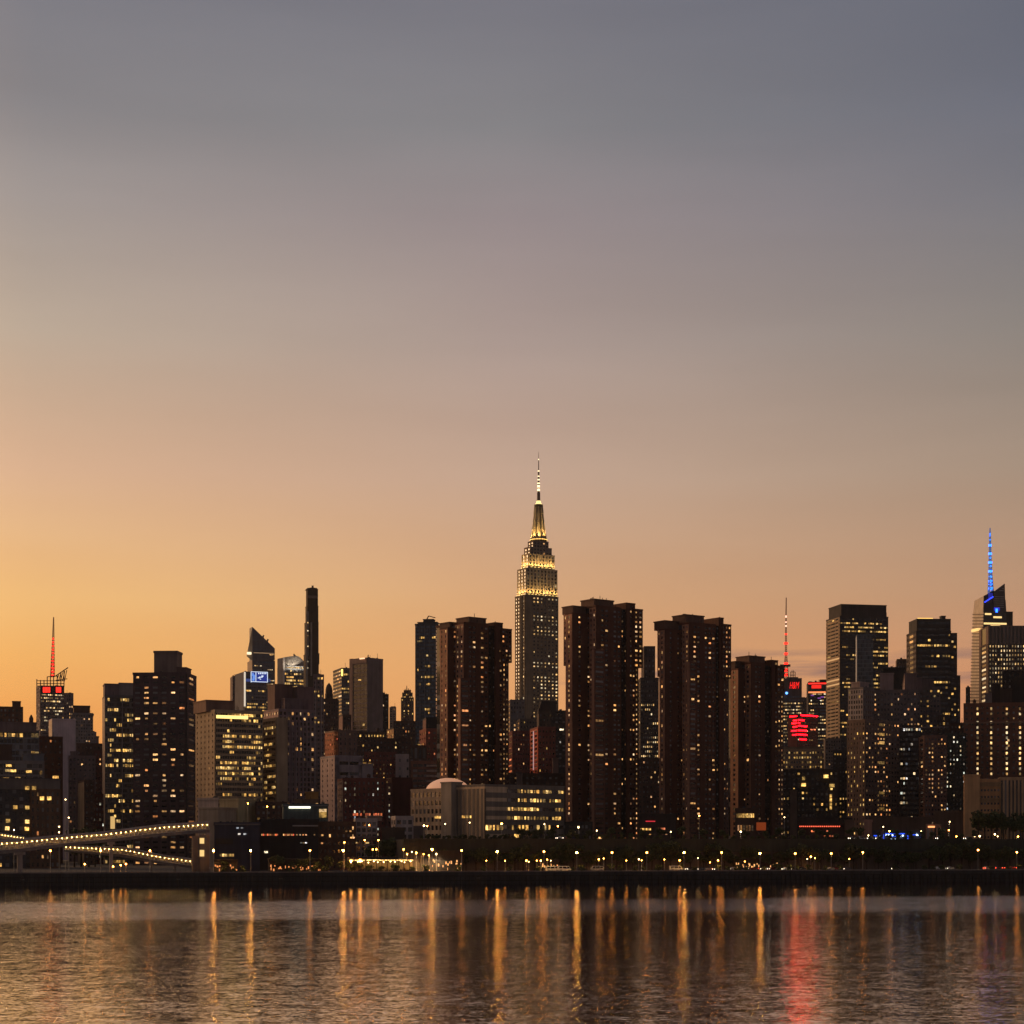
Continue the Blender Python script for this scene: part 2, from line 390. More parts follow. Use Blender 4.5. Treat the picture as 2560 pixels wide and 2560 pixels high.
    def tank(s, px, ptop, pw, blk=None, col=None):
        x0, x1, y0, b, zb, zt = blk or s.main; e = s.D/F; y = y0+min(6, b*.4); x = s.fx(px, y); h = s.lz(ptop, x, y)-zt; R = pw*e/2
        m = MB(); m.lathe([(R*.95, zt+h*.28), (R, zt+h*.78), (R*.25, zt+h), (0, zt+h)], 12, x, y)
        for k in range(4):
            an = k*math.pi/2+.4; m.bar((x+R*.7*math.cos(an), y+R*.7*math.sin(an), zt-.1), (x+R*.7*math.cos(an), y+R*.7*math.sin(an), zt+h*.3), .35)
        m.build('water_tank', wall(col or DBROWN, .8), s.root)
    def panel(s, p0, p1, t, b, mat, face='F', name='sign', out=.45, th=.2, blk=None, y0=0.0, x0=0.0):
        """a flat fixed panel / lit strip on a face, in photo pixels"""
        if face == 'F':
            a0, a1 = s.fx(p0, y0), s.fx(p1, y0); fr = (0, y0, 0.0); xm = (a0+a1)/2; zt, zb = s.lz(t, xm, y0), s.lz(b, xm, y0)
        else:
            B = s.sy(p0, x0); A = s.sy(p1, x0); fr = (x0, B, -math.pi/2); a0, a1 = 0.0, B-A; ym = (A+B)/2; zt, zb = s.lz(t, x0, ym), s.lz(b, x0, ym)
        m = MB(); m.box(a0, a1, -out-th, -out, zb, zt, fr); return m.build(name, mat, s.root)
    def win(s, px, py, w=5, h=5, kind='warm', gain=1.0, face='F', y0=0.0, x0=0.0, out=.42):
        e = s.D/F
        if face == 'F':
            x = s.fx(px, y0); s.lit.setdefault((kind, gain), []).insert(0, ((0, y0-out+.06, 0.0), x, s.lz(py, x, y0), w*e/s.c, h*e))
        else:
            y = s.sy(px, x0); s.lit.setdefault((kind, gain), []).insert(0, ((x0-out+.06, y, -math.pi/2), 0, s.lz(py, x0, y), w*e/max(.2, s.n), h*e))
    def prism(s, pts, y0, y1, mat, part='wall', x_of=None):
        """outline given in photo pixels on the plane y0, extruded back to y1"""
        P = [(s.fx(px, y0), s.lz(py, s.fx(px, y0), y0)) for px, py in pts]
        ar = sum(P[i][0]*P[(i+1) % len(P)][1]-P[(i+1) % len(P)][0]*P[i][1] for i in range(len(P)))
        if ar < 0: P = P[::-1]
        m = s.mb(part, mat)
        m.poly([(x, y0, z) for x, z in P]); m.poly([(x, y1, z) for x, z in P[::-1]])
        for i in range(len(P)):
            (xa, za), (xb, zb) = P[i], P[(i+1) % len(P)]
            m.quad((xa, y0, za), (xa, y1, za), (xb, y1, zb), (xb, y0, zb))
    def finish(s):
        for (part, _), (m, mat) in s.parts.items():
            o = m.build(part, mat, s.root)
            if o and part == 'window' : o['kind'] = 'stuff'
        allp = [(k, t) for k, l in s.lit.items() for t in l]
        if len(allp) > s.cap:
            head = [p for p in allp if False]; s.r.shuffle(allp)
        for k, (fr, x, z, w, h) in allp[:s.cap]:
            c, n = math.cos(fr[2]), math.sin(fr[2]); y = -.06
            o = link('window', pane_mesh(w, h, litmat(*k)), s.root, (fr[0]+x*c-y*n, fr[1]+x*n+y*c, z), fr[2])
        rest = {}
        for k, (fr, x, z, w, h) in allp[s.cap:]:
            m = rest.setdefault(k, MB()); c, n = math.cos(fr[2]), math.sin(fr[2])
            P = lambda a, zz: (fr[0]+a*c+.06*n, fr[1]+a*n-.06*c, zz)
            m.quad(P(x-w/2, z-h/2), P(x+w/2, z-h/2), P(x+w/2, z+h/2), P(x-w/2, z+h/2), None, s.r.random()+.001)
        for k, m in rest.items():
            o = m.build('window', litmat(*k), s.root); o['kind'] = 'stuff'
def hash_(t):
    h = 7
    for ch in t: h = (h*131+ord(ch)) & 0xffffff
    return h
def ball_mesh(r, mat, name='lamp_globe', n=8, m=5):
    b = MB(); b.ball((0, 0, 0), r, n, m); return b.mesh(name, mat, True)
# ------------------------------------------------------------------ water, shore, ground
P0 = Vector((X(0, 745), 745.0)); P1 = Vector((X(2560, 842), 842.0))
SA = math.atan2(P1.y-P0.y, P1.x-P0.x); SF = (P0.x, P0.y, SA)
SN = Vector((-math.sin(SA), math.cos(SA)))
def shore_D(px, o):
    r = (px-CX)/F; return (o+P0.dot(SN))/(math.cos(SA)-r*math.sin(SA))
def shore_pt(px, o): D = shore_D(px, o); return X(px, D), D
def shore_x(px, o):
    x, y = shore_pt(px, o); return (x-P0.x)*math.cos(SA)+(y-P0.y)*math.sin(SA)

def water_mat():
    m, t, b = newmat('river_water'); N = t.nodes; L = t.links
    ge = N.new('ShaderNodeNewGeometry'); po = ge.outputs['Position']
    def mapping(sx, sy, rz=0):
        p = N.new('ShaderNodeMapping'); p.inputs['Scale'].default_value = (sx, sy, 1); p.inputs['Rotation'].default_value = (0, 0, rz); L.new(po, p.inputs[0]); return p.outputs[0]
    def noise(v, sc, det=2, rough=.5):
        n = N.new('ShaderNodeTexNoise'); n.inputs['Scale'].default_value = sc; n.inputs['Detail'].default_value = det; n.inputs['Roughness'].default_value = rough
        L.new(v, n.inputs[0]); return n
    def vm(op, a, b_=None, sc=None):
        n = N.new('ShaderNodeVectorMath'); n.operation = op; L.new(a, n.inputs[0])
        if b_ is not None:
            if isinstance(b_, tuple): n.inputs[1].default_value = b_
            else: L.new(b_, n.inputs[1])
        if sc is not None:
            if isinstance(sc, (int, float)): n.inputs[3].default_value = sc
            else: L.new(sc, n.inputs[3])
        return n.outputs[0]
    def ma(op, a, b_=None, c=None, cl=False):
        n = N.new('ShaderNodeMath'); n.operation = op; n.use_clamp = cl
        for i, v in enumerate((a, b_, c)):
            if v is None: continue
            if isinstance(v, (int, float)): n.inputs[i].default_value = v
            else: L.new(v, n.inputs[i])
        return n.outputs[0]
    def slope(n, k): return vm('SCALE', vm('SUBTRACT', n.outputs['Color'], (.5, .5, .5)), sc=k)
    s1 = slope(noise(mapping(.18, .26, .25), 1, 2), .03)         # long chop
    s2 = slope(noise(mapping(.5, .95, -.12), 1, 3), .088)          # ripples
    s3 = slope(noise(mapping(2.2, 7.0, .06), 1, 2), .20)          # fine ruffle
    sep = N.new('ShaderNodeSeparateXYZ'); L.new(po, sep.inputs[0])
    wob = noise(mapping(.006, .02), 1, 3)
    # distance from the far bank, measured square to it
    sh = ma('ADD', ma('MULTIPLY', sep.outputs[0], -SN.x), ma('MULTIPLY', sep.outputs[1], -SN.y))
    sh = ma('ADD', sh, P0.dot(SN)); sh = ma('MULTIPLY_ADD', wob.outputs[0], 80, sh)
    def tri(a, b_, c, d):
        return ma('MULTIPLY', ma('MULTIPLY_ADD', sh, 1/(b_-a), -a/(b_-a), True), ma('MULTIPLY_ADD', sh, -1/(d-c), d/(d-c), True))
    lane = tri(240, 275, 365, 402)                       # a wind-ruffled lane across the river
    calm = ma('MULTIPLY_ADD', sh, -1/170, 1.25, True)     # slack water under the bank
    patch = noise(mapping(.004, .012), 1, 3)
    amp = ma('MULTIPLY_ADD', patch.outputs[0], .9, .55)
    amp = ma('MULTIPLY', amp, ma('MULTIPLY_ADD', calm, -.35, 1.0))
    amp = ma('MULTIPLY_ADD', ma('MULTIPLY', lane, ma('MULTIPLY_ADD', noise(mapping(.012, .09), 1, 4).outputs[0], 1.8, .1)), 1.25, amp)
    v = vm('ADD', vm('ADD', s1, s2), s3); v = vm('SCALE', v, sc=ma('MULTIPLY', amp, 1.5))
    v = vm('MULTIPLY', v, (.9, 1, 0)); v = vm('NORMALIZE', vm('ADD', v, (0, 0, 1)))
    gl = N.new('ShaderNodeBsdfGlossy'); gl.inputs['Color'].default_value = (.92, .89, .92, 1); L.new(v, gl.inputs['Normal']); mx = N.new('ShaderNodeMixShader'); mx.inputs[0].default_value = .82
    L.new(b.outputs[0], mx.inputs[1]); L.new(gl.outputs[0], mx.inputs[2]); L.new(mx.outputs[0], N['Material Output'].inputs['Surface'])
    L.new(v, b.inputs['Normal'])
    b.inputs['Base Color'].default_value = (.03, .033, .038, 1); b.inputs['IOR'].default_value = 2.0
    ro = ma('MULTIPLY_ADD', lane, .10, .03); L.new(ro, b.inputs['Roughness']); L.new(ro, gl.inputs['Roughness'])
    return m
w = MB(); w.quad((-5000, -3000, 0), (5000, -3000, 0), (5000, 2500, 0), (-5000, 2500, 0))
tag(w.build('river_water', water_mat()), kind='structure')

asphalt = plain('asphalt', (.045, .045, .048), .8); paving = plain('paving', (.20, .17, .15), .8); soil = plain('city_ground', (.06, .055, .05), .9)
concrete = wall((.24, .21, .18), .85); dconc = wall((.13, .11, .09), .85)
def strip(name, x0, x1, y0, y1, z, mat, h=None):
    m = MB()
    if h: m.box(x0, x1, y0, y1, z, z+h, SF)
    else:
        c, n = math.cos(SA), math.sin(SA); P = lambda x, y: (SF[0]+x*c-y*n, SF[1]+x*n+y*c, z)
        m.quad(P(x0, y0), P(x1, y0), P(x1, y1), P(x0, y1))
    return tag(m.build(name, mat), kind='structure')
strip('ground', -5000, 5000, 1.0, 12000, GROUND, soil)
strip('promenade', -900, 1200, 1.1, 13.5, GROUND+.02, paving)
strip('road', -900, 1200, 15.0, 27.0, GROUND+.03, asphalt)
m = MB()
for o in (14.6, 27.0): m.box(-900, 1200, o, o+.35, GROUND-.1, GROUND+.16, SF)
tag(m.build('kerb', concrete), kind='structure')
m = MB(); c_, n_ = math.cos(SA), math.sin(SA)
for i in range(-40, 130):
    for o in (18.9, 23.0):
        P = lambda x, y: (SF[0]+x*c_-y*n_, SF[1]+x*n_+y*c_, GROUND+.036); x = i*9.0
        m.quad(P(x, o), P(x+3, o), P(x+3, o+.15), P(x, o+.15))
tag(m.build('road_marking', plain('road_paint', (.6, .6, .56), .6)), kind='structure')

# seawall: capped bulkhead with timber fenders
r0 = empty('seawall', (P0.x, P0.y, 0), SA, 'long dark bulkhead wall with timber fender piles along the far river bank', 'seawall')
m = MB(); m.box(-900, 1200, 0, 1.2, -3, 5.0); m.build('wall', wall((.05, .044, .04), .9), r0)
m = MB(); m.box(-900, 1200, -.35, 1.5, 5.0, 5.45); m.build('coping', wall((.15, .12, .105), .85), r0)
rr = random.Random(5); PM = []; FPM = wall((.04, .032, .026), .95)
for w_ in (.34, .42, .5): m = MB(); m.lathe([(w_/2, -4), (w_/2, 4.1), (w_*.35, 4.3), (0, 4.3)], 8, .2, -.42); PM.append(m.mesh('fender_pile', FPM))
m = MB()
for i in range(-20, 260):
    x = i*2.2+rr.uniform(-.5, .5)
    if 0 <= x < 216: link('fender_pile', PM[i % 3], r0, (x, 0, rr.uniform(-1.2, .4)))
    else: m.box(x, x+rr.uniform(.3, .5), -.75, 0, -3, rr.uniform(2.6, 4.7))
for z in (1.2, 3.2): m.box(-60, 560, -.5, 0, z, z+.35)
tag(m.build('fender_pile', wall((.04, .032, .026), .95), r0), kind='stuff')
m = MB()
for i in range(-30, 330): m.box(i*2.0, i*2.0+.07, .5, .57, 5.45, 6.5)
for z in (5.9, 6.45): m.box(-60, 660, .48, .59, z, z+.07)
tag(m.build('railing', wall((.06, .055, .05), .6), r0))

# terrace: raised platform with a pale parapet band, towers stand on it
tx0 = shore_x(1012, 30); tx1 = tx0+900
tr = empty('terrace', (P0.x, P0.y, 0), SA, 'long raised terrace wall with a pale concrete parapet band above the waterfront road', 'terrace')
m = MB(); m.box(tx0, tx1, 31.5, 33, GROUND-.5, 13.4); m.build('wall', dconc, tr)
m = MB(); m.box(tx0-.6, tx1, 29.6, 33, 13.4, TERR+.15); m.box(tx0-.6, tx1, 29.3, 29.62, TERR-.5, TERR+.35); m.build('parapet', wall((.040, .041, .031), .85), tr)
m = MB(); m.box(tx0, tx1, 33, 300, GROUND-.5, TERR); m.build('deck', soil, tr)
m = MB(); m.box(tx0+4, tx0+4.8, 30.3, 31.1, GROUND, 13.4); me = m.mesh('column', dconc)
for i in range(40): link('column', me, tr).location = (9.5*i, 0, 0)
tr['kind'] = 'thing'

# ------------------------------------------------------------------ the skyline, left to right
AB, OT, AT, TW = 'apartment block', 'office tower', 'apartment tower', 'tower'
def N(name, label, *a, **k): return Bld(name, label, *a, **k)

# ---- far left
b = N('stone_block', 'dark block with lit arched windows under its roof at the far left', 1650, -60, -60, 57, 1768, BROWN, q(.12, 12, 9, .5, .5, rows=[0]), b0=40)
b.seg(31, 52, 1754, 1768, y0=3, dp=10, part='penthouse')
b = N('office_block', 'low wide block with a blank cornice over lit glass, left of the red spire tower', 1150, -80, -80, 97, 1828, STEEL, q(.22, 15, 9, .75, .7, 'h', 'c', 'yellow', .7), b0=38, gl=G_STD)
b.seg(-80, 91, 1805, 1828, y0=-1.5, dp=34, part='cornice', col=MAUVE)
b.tank(78, 1787, 11)
b = N('spire_tower', 'tower with a red lit lattice spire, scaffold crown and red light panels', 2150, 91, 101, 160, 1716, MAUVE, q(.55, 8, 4.2, .7, .45, 'h', 'r', 'office', 1.0, rows=[1, 2, 3]), q(.3, 8, 4, .5, .5, 'r', 'p'), b0=30)
RSP = b
b = N('blank_slab', 'pale windowless slab wall in front of the red spire tower', 1400, 123, 131, 189, 1800, (.56, .44, .44), None, None, b0=22, clutter=0, scol=(.6, .46, .33))  # scol: sky reflection on the left edge, put into the colour
b = N('setback_tower', 'narrow grey tower just right of the red spire tower', 1900, 160, 160, 183, 1735, MAUVE, q(.06, 9, 6), b0=30, clutter=2)
b = N('hotel_tower', 'dark tower with ledge and boxed roof, right of the blank pale slab', 1750, 183, 183, 232, 1785, GREY, q(.08, 8, 6, .55, .5, rows=[0]), b0=32)
b.seg(184, 225, 1765, 1785, y0=2, dp=20, part='penthouse', col=DBROWN); b.seg(181, 234, 1785, 1788, y0=-.8, dp=20, part='cornice')
N('far_block', 'small stepped block low against the orange sky beside the curtain wall tower', 1500, 228, 228, 240, 1833, GREY, q(.05, 8, 6), b0=18).seg(232, 247, 1842, dp=10, y0=2)
N('loft_block', 'brown windowless loft beside the foot of the pale slab', 1240, 97, 97, 156, 1845, BROWN, q(.03, 14, 12, .35, .4), b0=30, clutter=3)
N('loft_block', 'dark brick loft in front of the boxed roof tower', 1320, 192, 192, 262, 1862, DBROWN, q(.06, 13, 10, .4, .4, 'c'), b0=30, clutter=4)
b = N('stepped_block', 'dark mauve stepped block between the pale slab and the tan flanked slab', 1230, 172, 172, 238, 1893, MAUVE, q(.05, 12, 9, .45, .45), b0=26, clutter=3)
b.seg(176, 196, 1880, 1893, y0=4, dp=10, part='penthouse')
N('loft_block', 'plain grey brown block above the tan flanked slab', 1180, 195, 195, 231, 1918, (.2, .15, .14), q(.0, 14, 12, .3, .3), b0=22)
N('slab_block', 'narrow slab with a tan side and dark front near the footbridge trees', 1060, 196, 211, 235, 1955, DBROWN, q(.05, 14, 9, .4, .4), None, b0=26, scol=SAND)
N('brick_block', 'dark brick block with a column of lights left of the curtain wall tower', 1110, 231, 231, 262, 1990, DBRICK, q(.22, 13, 8, .5, .5, 'c', 'p', 'cool'), b0=24)
N('brick_block', 'brown block with a brick penthouse behind the waterfront block at far left', 1120, 75, 75, 156, 1888, BROWN, q(.02, 14, 14, .3, .4), b0=24, clutter=2).win(139, 1944, 14, 9, 'yellow', 1.4)
b = N('frame_block', 'dark open framed block at the far left under the blank cornice', 1070, -80, -80, 110, 1905, GREY, q(.07, 16, 14, .7, .65, 'r', 'r', 'yellow'), b0=26, clutter=5)
b.seg(-80, 30, 1862, 1905, y0=2, dp=16, part='penthouse', col=DBROWN); b.seg(58, 110, 1886, 1905, y0=1, dp=12, part='penthouse', col=STEEL)
for p in ((22, 1914), (20, 1926), (33, 1927), (72, 1929), (15, 1947)): b.win(*p, 13, 6, 'yellow', 1.3)
b = N('waterfront_block', 'low dark waterfront block with grey top band and few lit windows, far left', 900, -80, -80, 150, 1950, DARKG, q(.03, 19, 17, .55, .5, 'r', 'p', 'yellow'), b0=40, clutter=6)
b.seg(-80, 150, 1949, 1972, y0=-.9, dp=36, part='cornice', col=(.15, .125, .115)); b.seg(76, 150, 1975, y0=-1.6, dp=38, part='annex', col=(.14, .08, .05), Fs=q(.05, 19, 11, .4, .5, 'r'))
for p in ((68, 1970), (85, 1970), (38, 2018), (68, 2019), (20, 2052), (68, 2054), (67, 2072), (18, 2071), (105, 1996), (123, 1996)): b.win(*p, 10, 9, 'yellow', 1.5, y0=-1.8)

b = N('curtain_wall_tower', 'glass curtain wall apartment tower with pale edge left of the brick tower', 1100, 257, 263, 334, 1742, (.12, .11, .11), q(.32, 12.5, 5.2, .85, .62, 'h', 'c', 'yellow', 1.05), None, b0=24, gl=((.03, .03, .032), .1, .10), scol=CREAM, cat=AT)
b.seg(262, 298, 1711, 1742, y0=1, dp=16, part='penthouse', col=MAUVE); b.seg(298, 334, 1709, 1742, y0=2, dp=15, part='penthouse', col=GREY)
b.panel(304, 307, 1742, 2090, wall(GREY), name='pier', out=.5, th=.5)
b.panel(276, 287, 2041, 2072, emat('lobby_glow', (1, .62, .22), .7), name='lobby_window')
b.clutter(3)

b = N('brick_tower', 'big dark brick apartment tower with square roof box left of the tan slab', 1040, 333, 466, 490, 1686, (.085, .058, .062), q(.30, 13, 13, .6, .42, 'h', 'p', 'warm', .9), q(.24, 13, 22, .56, .38, 'r', 'p', 'warm', 1.1), b0=24, cat=AT)
ya, yb = b.sy(443, 3), b.sy(385, 3)
b.box(3, 15, ya, yb-ya, b.mainbox[5]-.5, b.lz(1632, 3, ya), None, None, 'penthouse', (.17, .125, .11), 1.2)
ya2 = b.sy(466, 1.5)
b.box(1.5, 14, max(.5, ya2), ya-ya2-.1, b.mainbox[5]-.5, b.lz(1670, 1.5, 2), None, None, 'penthouse', (.12, .08, .075), .5)
b.panel(465, 468, 1686, 2075, wall(BLACK), face='S', name='corner_shade', out=.3, th=.3)  # black strip on the face stands for the shade of a corner notch

# ---- tan slab group
b = N('tan_slab', 'tan slab block with dark banded window front and yellow lit top floor', 985, 490, 538, 657, 1779, (.34, .25, .165), q(.42, 13.5, 5.4, .8, .55, 'h', 'r', 'yellow', 1.0, skip=3), q(.01, 13.5, 13, .22, .42, 'r', 'p'), b0=30, gl=((.012, .01, .009), .15, .04))
b.panel(540, 619, 1789, 1797, emat('top_floor_light', (1, .68, .2), 1.9), name='lit_floor')
b.blk(657, 691, 718, 1797, None, None, q(.5, 13.5, 5.2, .8, .5, 'h', 'r', 'yellow', .9), y0=4, part='wing', col=(.34, .25, .165))
b.seg(515, 585, 1752, 1779, y0=8, dp=20, part='penthouse', col=(.2, .115, .085)); b.clutter(7)
b = N('service_block', 'cream service building lit yellow by a wall lamp at the foot of the tan slab', 930, 495, 545, 546, 2000, (.46, .36, .30), None, None, th=62, b0=12)
b.root['label'] = 'cream windowless service building lit yellow at the foot of the tan slab'
b.blk(546, 546, 596, 2022, y0=-1.0, part='wing', col=(.34, .27, .2)); b.blk(596, 596, 640, 2000, y0=-2.2, part='wing', col=(.46, .38, .22))  # right wing: yellow lamplight put into the wall colour
N('low_block', 'low dark block with scattered bright lamps behind the teal pavilion', 945, 640, 640, 716, 2010, DBROWN, q(.15, 15, 13, .45, .45, 'r', 'p', 'yellow'), b0=20, clutter=3)

b = N('wedge_tower', 'tall tower with a slanted wedge roof and glowing cream side', 2750, 619, 631, 687, 1650, (.09, .10, .125), q(.30, 9, 4.6, .8, .3, 'h', 'r', 'office', .9, only=lambda i, j: j < .97), None, b0=36, gl=G_BLUE, cat=OT, roof=0, scol=CREAM, clutter=0)
WEDGE = b
b = N('slanted_crown_tower', 'glass tower with a curved silver crown left of the slender tower', 2550, 694, 711, 763, 1664, STEEL, q(.62, 8, 4.6, .8, .55, 'h', 'c', 'yellow', .9), q(.05, 9, 4, .8, .8, 'r', 'v'), b0=40, gl=G_STD, cat=OT, roof=0, scol=(.3, .27, .26), clutter=0)
CROWN = b
b = N('screen_tower', 'office tower with a blue lit screen and bright corner strip before the wedge tower', 2350, 588, 612, 666, 1681, (.10, .10, .125), q(.62, 8.2, 5.2, .8, .52, 'h', 'c', 'yellow', 1.0, only=lambda i, j: j < .93), None, b0=48, gl=((.04, .045, .07), .08, .05), cat=OT)
SCREEN = b
N('side_slab', 'thin grey slab at the left edge of the screen tower', 2420, 576, 582, 590, 1692, MAUVE, q(.02, 8, 5), None, b0=30)
b = N('slender_tower', 'very tall slender dark tower with stepped shaft, the tallest left of centre', 2450, 760, 765, 795, 1640, (.045, .036, .032), None, None, b0=20, cat=TW, gl=G_DARK, roof=0, clutter=0)
SLEN = b
b = N('thin_frame_tower', 'thin pale framed tower with a stack of lit floors beside the slender tower', 1320, 784, 784, 809, 1690, (.24, .17, .155), q(.3, 11, 8, .6, .5, 'h', 'p', 'yellow', only=lambda i, j: j > .72), b0=20, cat=AT)
b.panel(788, 790, 1700, 2000, wall(PALE), name='pier', out=.55, th=.3); b.panel(803, 805, 1700, 2000, wall(PALE), name='pier', out=.55, th=.3)
b = N('mauve_tower', 'wide mauve apartment tower with pale window grid and stepped roof boxes', 1180, 652, 697, 786, 1776, (.24, .17, .175), q(.10, 12.5, 9, .55, .6, 'r', 'p', 'warm', .9, rows=[1, 3]), q(.16, 12.5, 9, .5, .5, 'c', 'p'), b0=30, cat=AT, scol=(.38, .25, .22))
b.seg(687, 732, 1712, 1776, y0=9, dp=12, part='penthouse', col=(.15, .085, .075)); b.blk(727, 744, 784, 1719, 1776, y0=5, part='penthouse', col=(.19, .125, .125), scol=None)
b.blk(700, 712, 770, 1748, 1776, y0=2, part='penthouse', col=(.16, .115, .12)); b.clutter(5)
for k in range(9): b.panel(712+k*9, 713.6+k*9, 1800, 2005, wall((.30, .24, .24)), name='pier', out=.5, th=.35)
N('low_tan_block', 'small orange tan block in the gap beside the mauve tower', 1010, 738, 738, 800, 2003, (.2, .13, .08), q(.04, 14, 14, .4, .4), b0=18).seg(764, 796, 1982, 2003, y0=2, dp=12, part='penthouse', col=(.42, .22, .07))

b = N('domed_tower', 'old brown tower topped by a dark rounded cap', 1750, 808, 808, 846, 1753, (.085, .05, .045), q(.05, 9, 6, .4, .5, rows=[0, 1]), b0=30, cat=TW)
DOMED = b
b = N('glass_tower', 'pale glass tower with one yellow corner strip behind the black fronted tower', 2050, 833, 854, 878, 1672, (.12, .115, .11), q(.25, 9, 5, .8, .5, 'h', 'c', 'yellow', .9, botlit=4), q(.3, 9, 5, .8, .4, 'r', 'c', botlit=2), b0=40, cat=OT, gl=((.06, .055, .06), .12, .04))
b.panel(853, 857, 1673, 1690, emat('corner_light', (1, .55, .12), 3), name='corner_light')
b = N('black_front_tower', 'tower with a black glass front and a plain grey right side', 1650, 875, 918, 957, 1647, (.2, .155, .15), None, q(.03, 11, 10, .85, .75, 'h', 'c', 'yellow', 1.0), th=47, b0=26, cat=TW, gl=G_DARK)
b.panel(875, 883, 1647, 1850, wall((.22, .15, .13)), face='S', name='pier', out=.35, th=.4); b.panel(875, 918, 1647, 1659, wall((.22, .15, .13)), face='S', name='cornice', out=.3, th=.4)
b.panel(902, 914, 1645, 1648, emat('crown_light', (1, .55, .3), 1.6), face='S', name='crown_light', out=1, th=.6); b.clutter(4)
b.win(910, 1812, 6, 5, 'yellow', face='S'); b.win(900, 1700, 8, 3, 'yellow', face='S')
N('dark_strip_tower', 'narrow dark tower tucked right behind the black fronted tower', 1800, 953, 953, 971, 1738, BLACK, q(.02, 10, 8, .5, .4), b0=24)
N('distant_slab', 'small pale distant tower alone against the sky left of the ornate tower', 2600, 974, 974, 990, 1770, (.30, .2, .15), q(.05, 6, 8, .6, .5), b0=24).seg(977, 989, 1767, 1771, y0=2, dp=10)
b = N('ornate_tower', 'ornate stepped tower with a lit crown left of the blue glass tower', 2150, 1003, 1003, 1034, 1746, (.16, .10, .07), q(.22, 7, 5, .5, .5, 'r', 'p', 'yellow', .9), b0=30, cat=TW)
ORN = b
b = N('blue_glass_tower', 'blue glass tower with rounded shoulders left of the first brown twin tower', 1600, 1038, 1089, 1104, 1562, (.07, .08, .09), q(.12, 10, 6, .8, .7, 'h', 'c', 'yellow'), q(.13, 9, 4.5, .85, .6, 'h', 'c', 'yellow', .9), b0=26, cat=TW, gl=G_BLUE)
BLUE = b

# ---- middle low blocks, left half
N('brick_loft', 'brick loft with orange lit side behind the pale stepped block', 1330, 813, 846, 892, 1829, (.2, .125, .10), q(.05, 12, 10, .3, .5), q(.25, 12, 7, .4, .4, 'r', 'p', 'red', .55), b0=26, clutter=4, scol=(.40, .15, .085))
N('chimney_block', 'pink brown tower block rising behind the orange lit loft', 1480, 848, 857, 877, 1790, DBROWN, q(.03, 12, 8), None, b0=20, clutter=2, scol=(.25, .15, .13))
N('dim_office', 'dim office block with a yellow lit top at the foot of the black fronted tower', 1430, 890, 890, 962, 1833, DBROWN, q(.12, 12, 7, .5, .45, 'h', 'p', 'yellow', rows=[0]), b0=30, clutter=5)
b = N('pale_stepped_block', 'pale grey stepped block with blank side wall left of centre', 1110, 802, 838, 906, 1893, (.33, .275, .285), q(.03, 26, 40, .8, .3, 'r', 'r'), q(.0, 13, 17, .18, .45), b0=24, scol=(.46, .34, .32), clutter=4)
b.win(911, 1909, 8, 6, 'yellow'); b.win(924, 1910, 8, 6, 'yellow')
b.blk(906, 906, 932, 1912, y0=-.8, part='wing', col=(.33, .275, .285))
N('dark_block', 'dark block with a pale roof line behind the long brick hospital', 1170, 912, 912, 990, 1884, (.16, .055, .045), q(.12, 11, 9, .35, .4, 'c', 'p', 'yellow'), b0=24, clutter=4)
N('white_gable_block', 'cream block with two small windows left of the brown twin towers', 1140, 990, 990, 1048, 1890, (.44, .34, .31), q(.03, 20, 18, .25, .35), b0=22, clutter=3)
N('striped_block', 'dark block with vertical pale stripes beside the cream block', 1090, 1024, 1024, 1066, 1868, DBROWN, q(.02, 30, 10, .6, .9, 'r', 'v'), b0=18)
N('brick_office', 'red brick office with a beaded roof light line left of the brown twin towers', 1240, 1050, 1066, 1106, 1825, (.22, .07, .05), q(.08, 13, 12, .4, .4, 'r', 'p', 'red'), q(.12, 13, 7, .4, .4), b0=24, clutter=3)
N('dark_roof_block', 'dark boxed block rising behind the red brick office', 1340, 1058, 1066, 1106, 1797, BLACK, None, None, b0=22, scol=(.16, .08, .07))
N('lit_gable_block', 'small block with a sunset tan side in the gap below the ornate tower', 1520, 968, 990, 1032, 1822, (.07, .05, .04), q(.1, 9, 7, .5, .4, 'r', 'p', 'yellow'), q(.3, 9, 6, .4, .5, 'r', 'p', 'yellow'), b0=24, scol=(.45, .26, .13), clutter=3)  # scol: low sun on the left side, put into its tan
N('stage_block', 'dark flat block with a lit roof deck below the ornate tower', 1450, 985, 985, 1038, 1806, DBROWN, q(.06, 9, 7, rows=[0]), b0=24, clutter=3)
b = N('banded_brick_block', 'brick block with pale balcony bands left of the domed building', 1030, 1028, 1028, 1106, 1907, (.22, .11, .08), q(.03, 13, 15, .7, .5, 'r', 'r'), b0=22, ground=GROUND)
for k in range(7): b.panel(1066, 1100, 1912+k*13, 1917+k*13, wall((.42, .31, .27)), name='balcony', out=.5, th=.8)
N('fill_block', 'dark mid rise behind the cream gabled block', 1210, 940, 940, 1030, 1850, DBROWN, q(.06, 12, 9, .4, .4, 'r', 'p', 'yellow'), b0=22, clutter=5)

